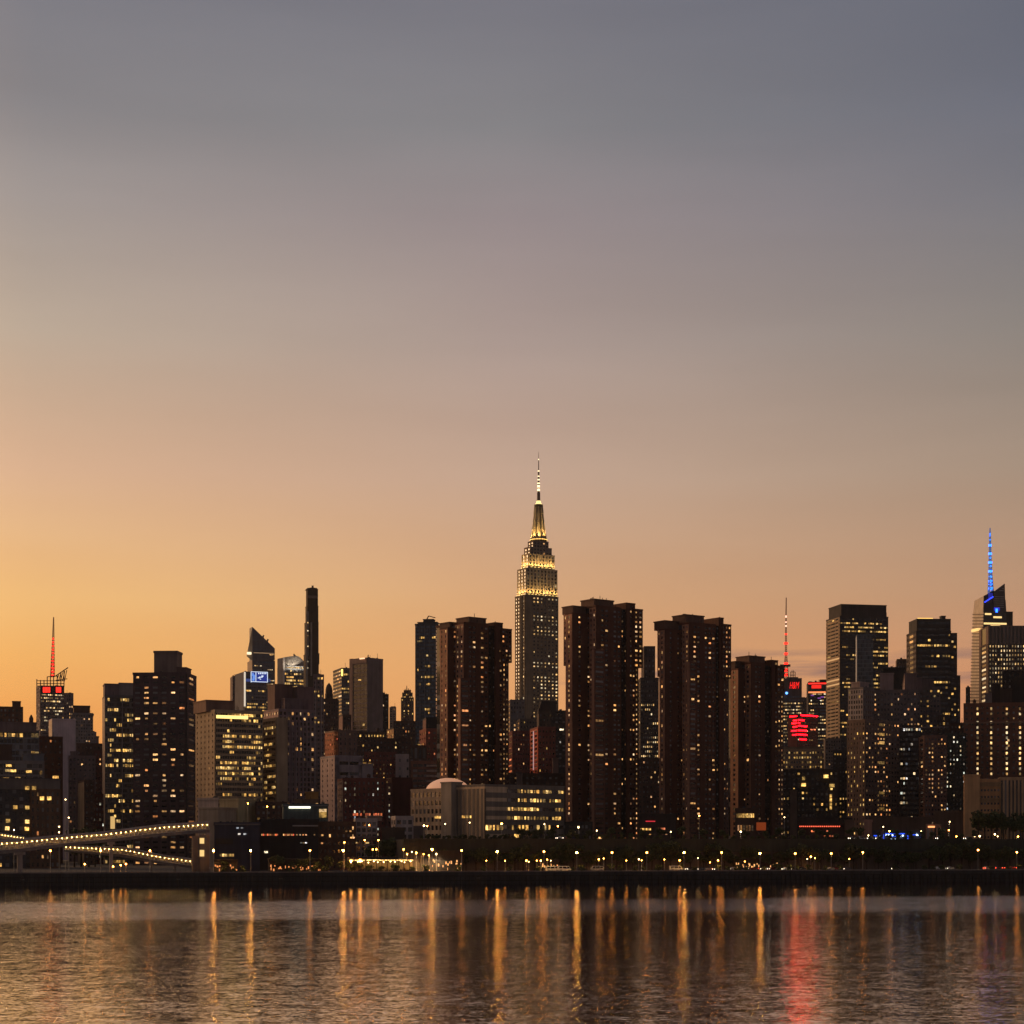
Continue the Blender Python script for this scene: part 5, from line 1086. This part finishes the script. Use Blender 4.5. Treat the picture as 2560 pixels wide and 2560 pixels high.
# ------------------------------------------------------------------ footbridges
TRUSS = plain('bridge_paint', (.6, .55, .46), .5); ROOF = plain('bridge_roof', (.30, .28, .27), .5); DECK = plain('bridge_deck', (.16, .14, .13), .7)
BLAMP = emat('bridge_lamp', (1, .60, .20), 75); bl_mesh = ball_mesh(.21, BLAMP, 'lamp', 8, 4)
def bridge(label, pts, w, nl, end_cap=0):
    """covered truss footbridge: pts = (px, roof_top_py, deck_bottom_py, D)"""
    p0, p1 = pts[0], pts[-1]
    a = Vector((X(p0[0], p0[3]), p0[3], 0)); c = Vector((X(p1[0], p1[3]), p1[3], 0))
    L = (c-a).length; ang = math.atan2(c.y-a.y, c.x-a.x)
    r = empty('footbridge', (a.x, a.y, 0), ang, label, 'footbridge', 'covered footbridges at the left shore')
    zs = []
    for px, rt, db, D in pts:
        v = Vector((X(px, D), D, 0)); zs.append(((v-a).length, Z(rt, D), Z(db, D)))
    def at(x):
        for (xa, ra, da), (xb, rb, dbb) in zip(zs, zs[1:]):
            if xa <= x <= xb+1e-4: t = (x-xa)/(xb-xa); t = t*t*(3-2*t)*.25+t*.75; return ra+(rb-ra)*t, da+(dbb-da)*t
        return zs[-1][1:]
    n = nl*2; roof, deck, tru, wash = MB(), MB(), MB(), MB()
    for i in range(n):
        xa, xb = L*i/n, L*(i+1)/n; (ra, da), (rb, db) = at(xa), at(xb)
        def slab(m, za, zb, ha, hb, y0, y1):
            m.quad((xa,y0,za-ha),(xb,y0,zb-hb),(xb,y0,zb),(xa,y0,za)); m.quad((xa,y0,za),(xb,y0,zb),(xb,y1,zb),(xa,y1,za))
            m.quad((xa,y1,za),(xb,y1,zb),(xb,y1,zb-hb),(xa,y1,za-ha)); m.quad((xa,y1,za-ha),(xb,y1,zb-hb),(xb,y0,zb-hb),(xa,y0,za-ha))
        slab(roof, ra, rb, .20*(ra-da), .20*(rb-db), -.5, w+.5); slab(deck, da+.26*(ra-da), db+.26*(rb-db), .26*(ra-da), .26*(rb-db), -.2, w+.2)
        for y in (0, w):
            lo0, hi0, lo1, hi1 = da+.27*(ra-da), ra-.20*(ra-da), db+.27*(rb-db), rb-.20*(rb-db)
            if i % 2 == 0: tru.bar((xa, y, lo0), (xb, y, hi1), .34)
            else: tru.bar((xa, y, hi0), (xb, y, lo1), .34)
            tru.bar((xa, y, lo0), (xb, y, lo1), .2); tru.bar((xa, y, hi0), (xb, y, hi1), .24)
        if i % 2 == 1: link('lamp', bl_mesh, r, (xa, .0, ra-.29*(ra-da)))
    back = MB()
    for i in range(n):
        xa, xb = L*i/n, L*(i+1)/n; (ra, da), (rb, db) = at(xa), at(xb)
        back.quad((xa, w*.3, da+.26*(ra-da)), (xb, w*.3, db+.26*(rb-db)), (xb, w*.3, rb-.21*(rb-db)), (xa, w*.3, ra-.21*(ra-da)))
    back.build('added_reflector', plain('reflector_board', (.42, .36, .26), .7), r)  # added pale panel that catches lamp light, standing for the lit interior
    roof.build('roof', ROOF, r); deck.build('deck', DECK, r); tru.build('truss', TRUSS, r)
    return r, at, L, a, ang
DB = 775
br, at1, L1, a1, an1 = bridge('upper covered truss footbridge with lamps, rising to the right at the left shore', [(-40, 2101, 2140, DB-4), (0, 2099, 2135, DB), (230, 2081, 2109, DB+12), (420, 2059, 2089, DB+22), (524, 2053, 2081, DB+26)], 3.4, 46)
def pier(r, L, f, w, at, foot=GROUND, y=1.7, d=1.6):
    m = MB(); x = f*L; zb = at(x)[1]; m.box(x-w/2, x+w/2, y-d/2, y+d/2, foot-.3, zb-.02); m.box(x-w, x+w, y-d, y+d, zb-1.2, zb-.01); m.build('pier', wall((.30, .26, .23)), r)
for f, w in ((.155, 2.2), (.556, 1.4), (.995, 1.3)): pier(br, L1, f, w, at1)
b2, at2, L2, a2, an2 = bridge('lower covered truss footbridge with lamps, sloping down to the right below the upper one', [(160, 2113, 2129, DB+22), (300, 2116, 2142, DB+24), (420, 2139, 2163, DB+26), (523, 2151, 2178, DB+27)], 3.0, 34)
for f, w in ((.60, .5), (.76, .5), (.985, 1.0)): pier(b2, L2, f, w, at2)
b3, at3, L3, a3, an3 = bridge('far short footbridge with lamps behind the upper one at the left edge', [(-60, 2076, 2098, DB+44), (0, 2081, 2101, DB+48), (62, 2091, 2107, DB+54)], 3.0, 16)
pier(b3, L3, .45, 1.0, at3)
# tower where the upper footbridge lands
st_ = empty('stair_tower', (*shore_pt(508, 24), GROUND), SA, 'pale concrete stair tower with two lit windows where the upper footbridge ends', 'stair tower')
D = shore_D(508, 24); e = D/F; m = MB(); m.box(-8*e, 16*e, 2, 6, 0, Z(2087, D)-GROUND); m.box(-26*e, -8*e, 4, 8, 0, Z(2090, D)-GROUND); m.build('wall', wall((.20, .16, .13)), st_)
wmh = emat('stair_light', (1, .66, .24), 1.0)
for t, bt in ((2095, 2109), (2125, 2141)):
    m = MB(); m.box(-8*e, 3*e, 1.8, 1.99, Z(bt, D)-GROUND, Z(t, D)-GROUND); m.build('window', wmh, st_)

# ------------------------------------------------------------------ lamps
LM = emat('lamp_glow', (1, .31, .04), 56); LMW = emat('lamp_glow_pale', (1, .62, .25), 14); LMB = emat('lamp_glow_bright', (1, .36, .055), 240); POLE = plain('pole_paint', (.28, .26, .24), .5)
globe = {}; polem = {}
SPOTS = {}
def lamp(px, py, D, zg, label, group, r=.42, pale=False, arms=1, name='street_lamp', down=0):
    h = max(1.5, Z(py, D)-zg); k = (round(h*2)/2, arms)
    if k not in polem:
        m = MB(); hh = k[0]; m.lathe([(.22, 0), (.2, .5), (.12, .55), (.08, hh-.2), (.05, hh-.1)], 6)
        if arms == 2: m.bar((-.9, 0, hh-.35), (.9, 0, hh-.35), .1)
        else: m.bar((0, 0, hh-.3), (-.5, -.2, hh-.15), .09)
        polem[k] = m.mesh('pole', POLE)
    g = (r, pale)
    if g not in globe: globe[g] = ball_mesh(r, LMW if pale is True else (LM if not pale else LMB), 'lamp_head', 8, 5)
    o = empty(name, (X(px, D), D, zg), 0, label, 'lamp', group)
    link('pole', polem[k], o)
    if down:
        if (down, pale) not in SPOTS:
            ld = bpy.data.lights.new('lamp_beam', 'SPOT'); ld.energy = down; ld.spot_size = math.radians(155); ld.spot_blend = .7; ld.shadow_soft_size = .3; ld.color = (1, .74, .42) if pale is True else (1, .50, .14); SPOTS[(down, pale)] = ld
        link('lamp_beam', SPOTS[(down, pale)], o, (0, 0, k[0]-.05))
    if arms == 2:
        for s in (-.9, .9): link('lamp_head', globe[g], o, (s, 0, k[0]))
    else: link('lamp_head', globe[g], o, (0 if True else -.5, -.15, k[0]+r*.6))
    return o
ORD = 'first second third fourth fifth sixth seventh eighth ninth tenth eleventh twelfth thirteenth fourteenth fifteenth sixteenth seventeenth eighteenth nineteenth twentieth twenty-first twenty-second twenty-third twenty-fourth twenty-fifth twenty-sixth twenty-seventh twenty-eighth twenty-ninth thirtieth'.split()
for i, (px, py) in enumerate([(126, 2128), (252, 2127), (375, 2128), (534, 2127), (627, 2127), (775, 2128), (858, 2128), (1080, 2125), (1154, 2128), (1243, 2130), (1360, 2130), (1442, 2132), (1530, 2132), (1617, 2132), (1710, 2133), (1804, 2133), (1900, 2135), (1988, 2135), (2078, 2134), (2157, 2132), (2445, 2126), (2542, 2131)]):
    lamp(px, py, shore_D(px, 8), GROUND, '%s tall lamp post from the left along the waterfront promenade' % ORD[i], 'tall promenade lamps', .36, 2 if px in (534, 627, 858, 1080, 1243, 1442, 1710, 1900) else False, down=5000)
terr = [(1060, 2066), (1068, 2066), (1113, 2061), (1174, 2057), (1254, 2061), (1361, 2061), (1492, 2077), (1395, 2066), (1446, 2070), (1677, 2079), (1748, 2001+40), (1961, 2043), (1852, 2080), (2153, 2077), (2171, 2090), (2208, 2068), (2224, 2079), (2303, 2078), (2374, 2055), (2372, 2077), (2487, 2086), (2494, 2097), (2545, 2098), (2437, 2097), (2449, 2091), (2391, 2098)]
for i, (px, py) in enumerate(terr):
    lamp(px, py, shore_D(px, 44+(i % 3)*5), TERR, '%s lamp from the left standing on the raised terrace' % ORD[sorted(terr).index((px, py))], 'terrace lamps', .26 if i % 4 else .40, i % 3 != 1, 1, down=2200 if i % 2 == 0 else 0)
low = [(1009, 2124), (1018, 2137), (1030, 2130), (1041, 2132), (1059, 2137), (1072, 2139), (1091, 2137), (1216, 2153), (1263, 2152), (1316, 2154), (1322, 2154), (1342, 2152), (1352, 2152), (1368, 2151), (1377, 2151), (1497, 2148), (1509, 2148), (1566, 2152), (1597, 2150), (1604, 2151), (1661, 2149), (1699, 2153), (1745, 2147), (1775, 2157), (1795, 2152), (1862, 2153), (2018, 2148), (2027, 2143), (2037, 2146), (2123, 2147)]
for i, (px, py) in enumerate(low):
    lamp(px, py, shore_D(px, 13+(i % 4)*4), GROUND, '%s low lamp from the left along the planted road below the terrace' % ORD[i], 'low roadside lamps', .20 if i % 3 else .30, i % 4 == 2, down=9000 if px < 1100 else (1200 if i % 3 == 0 else 0))
left = [(164, 2000), (212, 2161), (283, 2168), (302, 2165), (315, 2162), (172, 2046), (148, 2068), (148, 2082), (35, 2075), (861, 2106), (932, 2126), (941, 2126), (923, 2065), (912, 2100), (946, 2100), (668, 2018), (620, 2010)]
desc = ['high white lamp beyond the waterfront block', 'single bright white lamp under the lower footbridge', 'small warm lamp under the lower footbridge by its thin pier', 'small warm lamp right of the thin footbridge pier', 'small warm lamp under the slope of the lower footbridge', 'bright lamp in the trees left of the curtain wall tower', 'lamp behind the roof of the upper footbridge, by the waterfront block', 'lamp just above the roof of the upper footbridge', 'lamp above the far footbridge at the left edge', 'orange lamp before the low brown building', 'left lamp of the pair above the lit pavilion', 'right lamp of the pair above the lit pavilion', 'pale lamp on the white balconies', 'left lamp of the pair on the balcony terrace', 'right lamp of the pair on the balcony terrace', 'orange lamp on a tall post behind the navy building', 'thin lamp against the cream service building']
for (px, py), d in zip(left, desc):
    lamp(px, py, shore_D(px, 12) if py > 2090 else shore_D(px, 150 if 600 < px < 700 else 66), GROUND, d, None, .28, py < 2090 and px < 300)
# ------------------------------------------------------------------ timber mooring clusters in the river
for px, d in ((56, 'under the upper footbridge'), (446, 'near the foot of the lower footbridge'), (702, 'left of the lit pavilion'), (1196, 'below the domed building')):
    D = shore_D(px, -5); r = empty('mooring_dolphin', (X(px, D), D, 0), SA, 'cluster of timber mooring piles standing in the river %s' % d, 'mooring piles', 'mooring pile clusters')
    for k in range(5):
        a = k*1.257; m = MB(); m.lathe([(.22, -3), (.2, 3.4+.3*(k % 2)), (0, 3.6+.3*(k % 2))], 8, .45*math.cos(a), .45*math.sin(a)); m.build('pile', FPM, r)
    m = MB(); m.lathe([(.74, 2.4), (.74, 2.75), (.6, 2.75)], 12); m.build('binding', wall((.08, .07, .06), .6), r)

# ------------------------------------------------------------------ lit riverside pavilion
D = shore_D(955, 10); e = D/F
pv = empty('pavilion', (X(955, D), D, GROUND), SA, 'long glass riverside pavilion brightly lit inside, with a dark flat roof', 'pavilion')
Lp = 166*e; hp = Z(2149, D)-GROUND
m = MB(); m.box(-Lp/2-.6, Lp/2+.6, -.8, 9, hp, hp+.5); m.box(-Lp/2+2, Lp/2-7, 1, 8, hp+.5, hp+1.1); m.build('roof', wall((.05, .045, .04)), pv)
m = MB(); m.box(-Lp/2, Lp/2, 6.5, 7, 0, hp); m.build('wall', wall((.36, .28, .17), .8), pv)
m = MB(); m.box(-Lp/2, Lp/2, 0, 7, -.15, .12); m.build('floor', wall((.25, .2, .16)), pv)
post = MB()
for i in range(13): x = -Lp/2+i*Lp/12; post.box(x-.1, x+.1, -.1, .06, .12, hp)
for z in (.9, hp-.5): post.box(-Lp/2, Lp/2, -.08, .04, z-.05, z+.05)
post.build('window_frame', wall((.05, .045, .04)), pv)
LI = emat('ceiling_light', (1, .6, .2), 7); rr = random.Random(4)
for i in range(11):
    x = -Lp/2+(i+.5)*Lp/11; m = MB(); m.box(x-1.0, x+1.0, 2.4, 3.2, hp-.32, hp-.2); m.build('ceiling_light', LI, pv)
m = MB(); m.box(-6.6, -1.2, -.75, -.6, hp-.05, hp+.42); m.build('sign_light', emat('sign_glow', (1, .72, .3), 5), pv)
TB = wall((.12, .08, .05)); m = MB()
for i in range(22):
    x = rr.uniform(-Lp/2+1, Lp/2-1); y = rr.uniform(.8, 5); m.box(x-.5, x+.5, y, y+.8, .7, .78); m.box(x-.06, x+.06, y+.35, y+.45, .1, .7); m.box(x-.9, x-.55, y+.2, y+.6, .1, rr.uniform(.8, 1.7))
m.build('furniture', TB, pv)['kind'] = 'stuff'
PB = ball_mesh(.24, emat('pendant_glow', (1, .6, .22), 16), 'pendant_lamp', 8, 5)
for i in range(12): link('pendant_lamp', PB, pv, (-Lp/2+1.5+i*(Lp-3)/11+rr.uniform(-.6, .6), rr.uniform(.6, 2.5), hp-rr.uniform(.7, 1.3)))
m = MB()
for i in range(9):
    x = rr.uniform(-Lp/2+1, Lp/2-3); z = rr.choice((.12, .12, 1.6)); m.box(x, x+rr.uniform(.8, 2.6), 5.6, 6.48, z, z+rr.uniform(.7, 1.8))
m.build('shelving', wall((.07, .05, .035)), pv)['kind'] = 'stuff'
for x, h in ((-Lp/2+.8, hp-.5), (-Lp/2+4.7, hp-.7), (-9.6, hp-.2)):
    link('lamp', ball_mesh(.42, LM, 'lamp'), pv, (x, -1.0, h))

# ------------------------------------------------------------------ trees and shrubs
def leaf_mat():
    m, t, b = newmat('foliage'); N_ = t.nodes; L = t.links
    oi = N_.new('ShaderNodeObjectInfo'); at = N_.new('ShaderNodeAttribute'); at.attribute_name = 'rnd'
    cr = N_.new('ShaderNodeValToRGB'); L.new(at.outputs['Fac'], cr.inputs[0]); e = cr.color_ramp.elements
    e[0].color = (.03, .045, .018, 1); e[1].color = (.085, .10, .04, 1)
    L.new(cr.outputs[0], b.inputs['Base Color']); b.inputs['Roughness'].default_value = .7; b.inputs['Specular IOR Level'].default_value = .2
    return m
LEAF = leaf_mat(); BARK = wall((.05, .038, .03), .9)
def tree_mesh(seed, h, rw, n, lo=.3):
    r = random.Random(seed); t = MB(); c = MB()
    t.lathe([(.24, 0), (.17, h*.3), (.10, h*.6), (.03, h*.85)], 7)
    blobs = []
    for k in range(9):
        a = r.uniform(0, 6.28); d = rw*r.uniform(.2, .75); z = h*r.uniform(lo+.15, .92); blobs.append((d*math.cos(a), d*math.sin(a), z, rw*r.uniform(.28, .5)))
        t.bar((0, 0, h*r.uniform(.25, .5)), (d*math.cos(a), d*math.sin(a), z), .12, .04)
    for k in range(n):
        bx, by, bz, br = r.choice(blobs); v = Vector((r.gauss(0, 1), r.gauss(0, 1), r.gauss(0, 1))).normalized()*br*r.uniform(.5, 1.08)
        p = Vector((bx, by, bz))+Vector((v.x, v.y, v.z*.8)); s = r.uniform(.14, .36)
        u = Vector((r.gauss(0, 1), r.gauss(0, 1), r.gauss(0, 1))).normalized(); w = u.cross(Vector((r.gauss(0, 1), r.gauss(0, 1), r.gauss(0, 1)))).normalized()
        c.quad(tuple(p-u*s-w*s*.6), tuple(p+u*s-w*s*.6), tuple(p+u*s+w*s*.6), tuple(p-u*s+w*s*.6), None, r.random()+.001)
    return t.mesh('trunk', BARK), c.mesh('crown', LEAF)
TM = [tree_mesh(s, 7.5, 3.1, 1000) for s in (1, 2, 3, 4)]
SM = [tree_mesh(s, 2.6, 1.7, 520, .05) for s in (11, 12, 13)]
rr = random.Random(9); tcount = [0, 0]
LAND = [(0, 'under the far footbridge'), (120, 'under the upper footbridge'), (300, 'under the lower footbridge'), (420, 'near the foot of the lower footbridge'), (540, 'by the navy block'), (650, 'by the black block'), (800, 'by the brown block'), (1010, 'below the left end of the terrace'), (1140, 'below the domed building'), (1300, 'below the long wing of the domed building'), (1410, 'below the tallest brown tower'), (1600, 'below the low hall with the red sign'), (1700, 'below the third brown tower'), (1830, 'below the lowest brown tower'), (1990, 'below the red eave hall'), (2120, 'below the pale booth'), (2190, 'below the blue lit pavilion'), (2310, 'below the kiosk'), (2400, 'below the tan masonry block'), (2500, 'below the slotted front of the tan block')]
used = {}
def near(px):
    t = LAND[0][1]
    for a, n_ in LAND:
        if px >= a: t = n_
    return t
def plant(px, o, z, meshes, kind, s, what):
    D = shore_D(px, o); k = (what, near(px)); used[k] = used.get(k, 0)+1
    lab = '%s %s %s' % (ORD[used[k]-1], what, near(px))
    r = empty(kind, (X(px, D), D, z-.05), rr.uniform(0, 6.28), lab, 'tree' if kind == 'tree' else 'shrub', what+'s')
    t, c = rr.choice(meshes); r.scale = (s*rr.uniform(.9, 1.15), s*rr.uniform(.9, 1.15), s)
    link('trunk', t, r); link('crown', c, r); return r
px = 690.0
for px in (560, 690, 722, 746, 768, 800, 822, 846, 868, 890): plant(px+rr.uniform(-6, 6), 14+rr.uniform(0, 2), GROUND, TM, 'tree', rr.uniform(.6, .95), 'promenade tree')
px = 1090.0
while px < 2560:
    plant(px, 28.3+rr.uniform(0, .8), GROUND, TM, 'tree', rr.uniform(1.0, 1.75), 'roadside tree'); px += rr.uniform(16, 34)
px = 560.0
while px < 2560:
    if rr.random() < .75: plant(px, 14.2, GROUND, SM, 'shrub', rr.uniform(.7, 1.2), 'low promenade shrub')
    px += rr.uniform(20, 44)
px = 1055.0
while px < 2450:
    hi = px < 1420
    plant(px, (35.5+rr.uniform(0, 2)) if hi else 30.2+rr.uniform(0, 1), TERR, SM, 'shrub', rr.uniform(.45, .85) if hi else rr.uniform(.5, .9), 'terrace edge shrub'); px += rr.uniform(10, 17) if hi else rr.uniform(12, 30)
for px in (1300, 1312, 1325, 1338, 1352, 1372, 1384): plant(px, 39+rr.uniform(0, 4), TERR, TM, 'tree', rr.uniform(.55, .75), 'small terrace tree')
px = 1432.0
while px < 2440:
    plant(px, 36+rr.uniform(0, 9), TERR, TM, 'tree', rr.uniform(.42, .85), 'small terrace tree'); px += rr.uniform(14, 60)
for px in (2446, 2462, 2478, 2492, 2508, 2524, 2540, 2556): plant(px, 46+rr.uniform(0, 8), TERR, TM, 'tree', rr.uniform(1.3, 1.9), 'big terrace tree')
used_l = 0
for i, (px, d, s) in enumerate([(186, 960, 2.3), (203, 965, 2.7), (222, 955, 2.6), (238, 962, 2.1), (252, 950, 1.6)]):
    r = plant(px, 14, GROUND, TM, 'tree', s, 'tall dark tree in the gap'); r.location = (X(px, d), d, GROUND)
    r['label'] = '%s tall tree in the street gap left of the curtain wall tower' % ORD[i]
for i, px in enumerate((962, 975, 945, 1000)):
    r = plant(px, 60, GROUND, TM, 'tree', 1.9, 'dark tree above the pavilion'); r['label'] = 'dark tree behind the lit pavilion beside the pale houses, %s of four' % ORD[i]

# ------------------------------------------------------------------ vehicles
TYRE = plain('tyre_rubber', (.015, .015, .015), .8); CGL = plain('car_glass', (.015, .018, .02), .08, 0, .6)
HL = emat('headlight', (1, .8, .55), 12); TLm = emat('taillight', (1, .06, .02), 14)
def car_proto(name, prof, win, w, paint, wb, wr):
    """body from a side profile, glass house, wheels with rims, lights"""
    b = MB(); P_ = [(x, z) for x, z in prof]
    for y, d in ((-w/2, 1), (w/2, -1)): b.poly([(x, y, z) for x, z in P_][::d])
    for i in range(len(P_)):
        (xa, za), (xb, zb) = P_[i], P_[(i+1) % len(P_)]; b.quad((xa, -w/2, za), (xa, w/2, za), (xb, w/2, zb), (xb, -w/2, zb))
    body = b.mesh('body', paint)
    g = MB()
    for y, d in ((-w/2-.012, 1), (w/2+.012, -1)):
        for pane in win: g.poly([(x, y, z) for x, z in pane][::d])
    return dict(name=name, body=body, win=g.mesh('window', CGL), wb=wb, wr=wr, w=w, L=max(p[0] for p in P_), l=min(p[0] for p in P_))
def wheel_mesh(r):
    m = MB(); n = 14
    for k in range(n):
        a, c = 2*math.pi*k/n, 2*math.pi*(k+1)/n; p = lambda t, y, q_=1: (r*q_*math.cos(t), y, r*q_*math.sin(t))
        m.quad(p(a, -.11), p(c, -.11), p(c, .11), p(a, .11)); m.quad(p(a, -.11), p(a, -.11, .55), p(c, -.11, .55), p(c, -.11)); m.quad(p(c, .11), p(c, .11, .55), p(a, .11, .55), p(a, .11))
    return m.mesh('tyre', TYRE)
def rim_mesh(r):
    m = MB(); n = 10
    m.poly([(r*.56*math.cos(2*math.pi*k/n), -.1, r*.56*math.sin(2*math.pi*k/n)) for k in range(n)]); m.poly([(r*.56*math.cos(-2*math.pi*k/n), .1, r*.56*math.sin(-2*math.pi*k/n)) for k in range(n)])
    return m.mesh('rim', plain('rim_metal', (.35, .35, .36), .3, .8))
WM, RM = wheel_mesh(.34), rim_mesh(.34)
hlm, tlm = ball_mesh(.16, HL, 'headlight', 6, 4), ball_mesh(.13, TLm, 'taillight', 6, 4)
SED = ([(-2.25, .35), (2.2, .35), (2.28, .65), (2.15, .88), (1.1, 1.0), (.45, 1.42), (-1.0, 1.45), (-1.75, 1.05), (-2.22, .98)], [[(.95, 1.0), (.4, 1.36), (-.2, 1.38), (-.2, 1.0)], [(-.3, 1.0), (-.3, 1.38), (-.98, 1.38), (-1.5, 1.02)]])
VAN = ([(-2.9, .4), (2.7, .4), (2.8, .9), (2.55, 1.2), (1.9, 2.15), (1.6, 2.3), (-2.9, 2.3)], [[(2.2, 1.3), (1.75, 2.05), (1.0, 2.05), (1.0, 1.3)], [(.7, 1.35), (.7, 2.0), (-1.0, 2.0), (-1.0, 1.35)], [(-1.2, 1.35), (-1.2, 2.0), (-2.6, 2.0), (-2.6, 1.35)]])
paints = {n_: plain(n_+'_paint', c, .25, 0, .6) for n_, c in (('black', (.015, .015, .017)), ('white', (.6, .6, .58)), ('silver', (.3, .3, .31)), ('dark_blue', (.02, .03, .07)), ('dark_red', (.15, .02, .02)))}
CP = {}
def vehicle(kind, colour, px, o, z, away, label, group, lights=True):
    k = (kind, colour)
    if k not in CP: CP[k] = car_proto(kind, *(SED if kind == 'car' else VAN), 1.8 if kind == 'car' else 2.0, paints[colour], 1.38 if kind == 'car' else 1.8, .34)
    p = CP[k]; D = shore_D(px, o); r = empty(kind, (X(px, D), D, z), SA+away, label, 'car' if kind == 'car' else 'van', group)
    link('body', p['body'], r); link('window', p['win'], r)
    for sx in (-1, 1):
        for sy_ in (-1, 1):
            wv = link('wheel', WM, r, (sx*p['wb'], sy_*(p['w']/2-.08), .34)); link('rim', RM, wv)
    if lights:
        for sy_ in (-.6, .6): link('headlight', hlm, r, (p['L']-.08, sy_, .68)); link('taillight', tlm, r, (p['l']+.05, sy_, .85))
    return r
cols = list(paints); rr = random.Random(21)
cars = [(1700, 17), (1726, 21), (1752, 17), (1768, 25), (1793, 17), (1832, 21), (1858, 17), (1884, 25), (1912, 21), (1930, 17), (1948, 21), (1966, 17), (1985, 17), (2003, 21), (2075, 17), (2088, 21), (2116, 17), (2240, 17), (2346, 21), (2374, 17), (2468, 17), (2487, 21), (2494, 17), (2516, 21), (2528, 17), (2541, 21), (2551, 17)]
for i, (px, o) in enumerate(cars):
    c = rr.choice(cols); aw = math.pi/2*0+(math.radians(28) if px > 2440 else math.radians(180+25)) if o < 24 else math.radians(160)
    vehicle('car', c, px, o, GROUND+.03, aw, '%s car from the left on the riverside road, painted %s' % (ORD[i], c.replace('_', ' ')), 'cars on the riverside road')
for i, (px, o) in enumerate([(1402, 33.9), (1416, 33.9), (1431, 33.9), (2132, 33.9), (2150, 33.9), (2180, 33.9), (2196, 33.9), (2350, 33.9), (2420, 33.9)]):
    c = rr.choice(cols); vehicle('car', c, px, o, TERR+.01, math.radians(200), '%s %s car from the left on the terrace edge road' % (ORD[i], c.replace('_', ' ')), 'cars on the terrace')
vehicle('van', 'white', 1381, 12, GROUND+.03, 0.0, 'left of two parked white vans on the promenade, behind the pair of low lamps', 'white vans on the promenade', False)
vehicle('van', 'white', 1411, 12, GROUND+.03, 0.0, 'right of two parked white vans on the promenade', 'white vans on the promenade', False)
vehicle('van', 'silver', 1492, 12, GROUND+.03, math.pi, 'orange lit delivery van parked on the promenade between two tall lamps', None, False)
vehicle('van', 'white', 1690, 12, GROUND+.03, 0.0, 'white van parked on the promenade beside the fifteenth tall lamp', None, False)

# ------------------------------------------------------------------ small string of shop fronts lit at street level (left and middle)
def stall(px0, px1, o, top, label, n, mat, seed):
    D = shore_D((px0+px1)/2, o); e = D/F; W = (px1-px0)*e; h = Z(top, D)-GROUND
    r = empty('kiosk_row', (X((px0+px1)/2, D), D, GROUND), SA, label, 'kiosk'); rq = random.Random(seed)
    m = MB(); m.box(-W/2, W/2, .8, 3, 0, h); m.build('wall', wall((.05, .04, .035)), r); m = MB(); m.box(-W/2-.3, W/2+.3, -.6, 3.2, h, h+.25); m.build('roof', wall((.06, .05, .045)), r)
    for k in range(n):
        x = -W/2+rq.uniform(.4, W-.4); m = MB(); w_ = rq.uniform(.2, .6); z0 = rq.uniform(.4, h*.5); m.box(x-w_/2, x+w_/2, .7, .79, z0, z0+rq.uniform(.5, 1.2)); m.build('window', mat, r)
K1 = emat('shop_light', (1, .34, .10), 1.1); K2 = emat('shop_light_warm', (1, .46, .15), 1.4)
stall(535, 594, 14, 2150, 'row of dim red and orange shop lights at the foot of the navy block', 12, K1, 1)
stall(672, 804, 16, 2148, 'long low shop row with small warm lights below the black block', 34, K1, 2)
stall(1055, 1160, 27.2-4, 2128, 'orange lit shop row under the left end of the terrace', 18, K2, 3)
stall(1835, 1960, 28.0, 2148, 'busy lit kiosk row on the road below the lowest brown tower', 26, K2, 4)
stall(1345, 1400, 24, 2150, 'lit shelter row behind the white vans', 12, K2, 5)

# ------------------------------------------------------------------ evening haze: one closed box of even, thin air round the whole place
hm = bpy.data.materials.new('haze'); hm.use_nodes = True; t = hm.node_tree; t.nodes.clear()
pv_ = t.nodes.new('ShaderNodeVolumePrincipled'); pv_.inputs['Color'].default_value = (.92, .86, .80, 1); pv_.inputs['Density'].default_value = 1.7e-5; pv_.inputs['Anisotropy'].default_value = .2
ou = t.nodes.new('ShaderNodeOutputMaterial'); t.links.new(pv_.outputs[0], ou.inputs['Volume'])
m = MB(); m.box(-2500, 2500, -600, 3800, -4, 620); tag(m.build('haze', hm), kind='stuff')
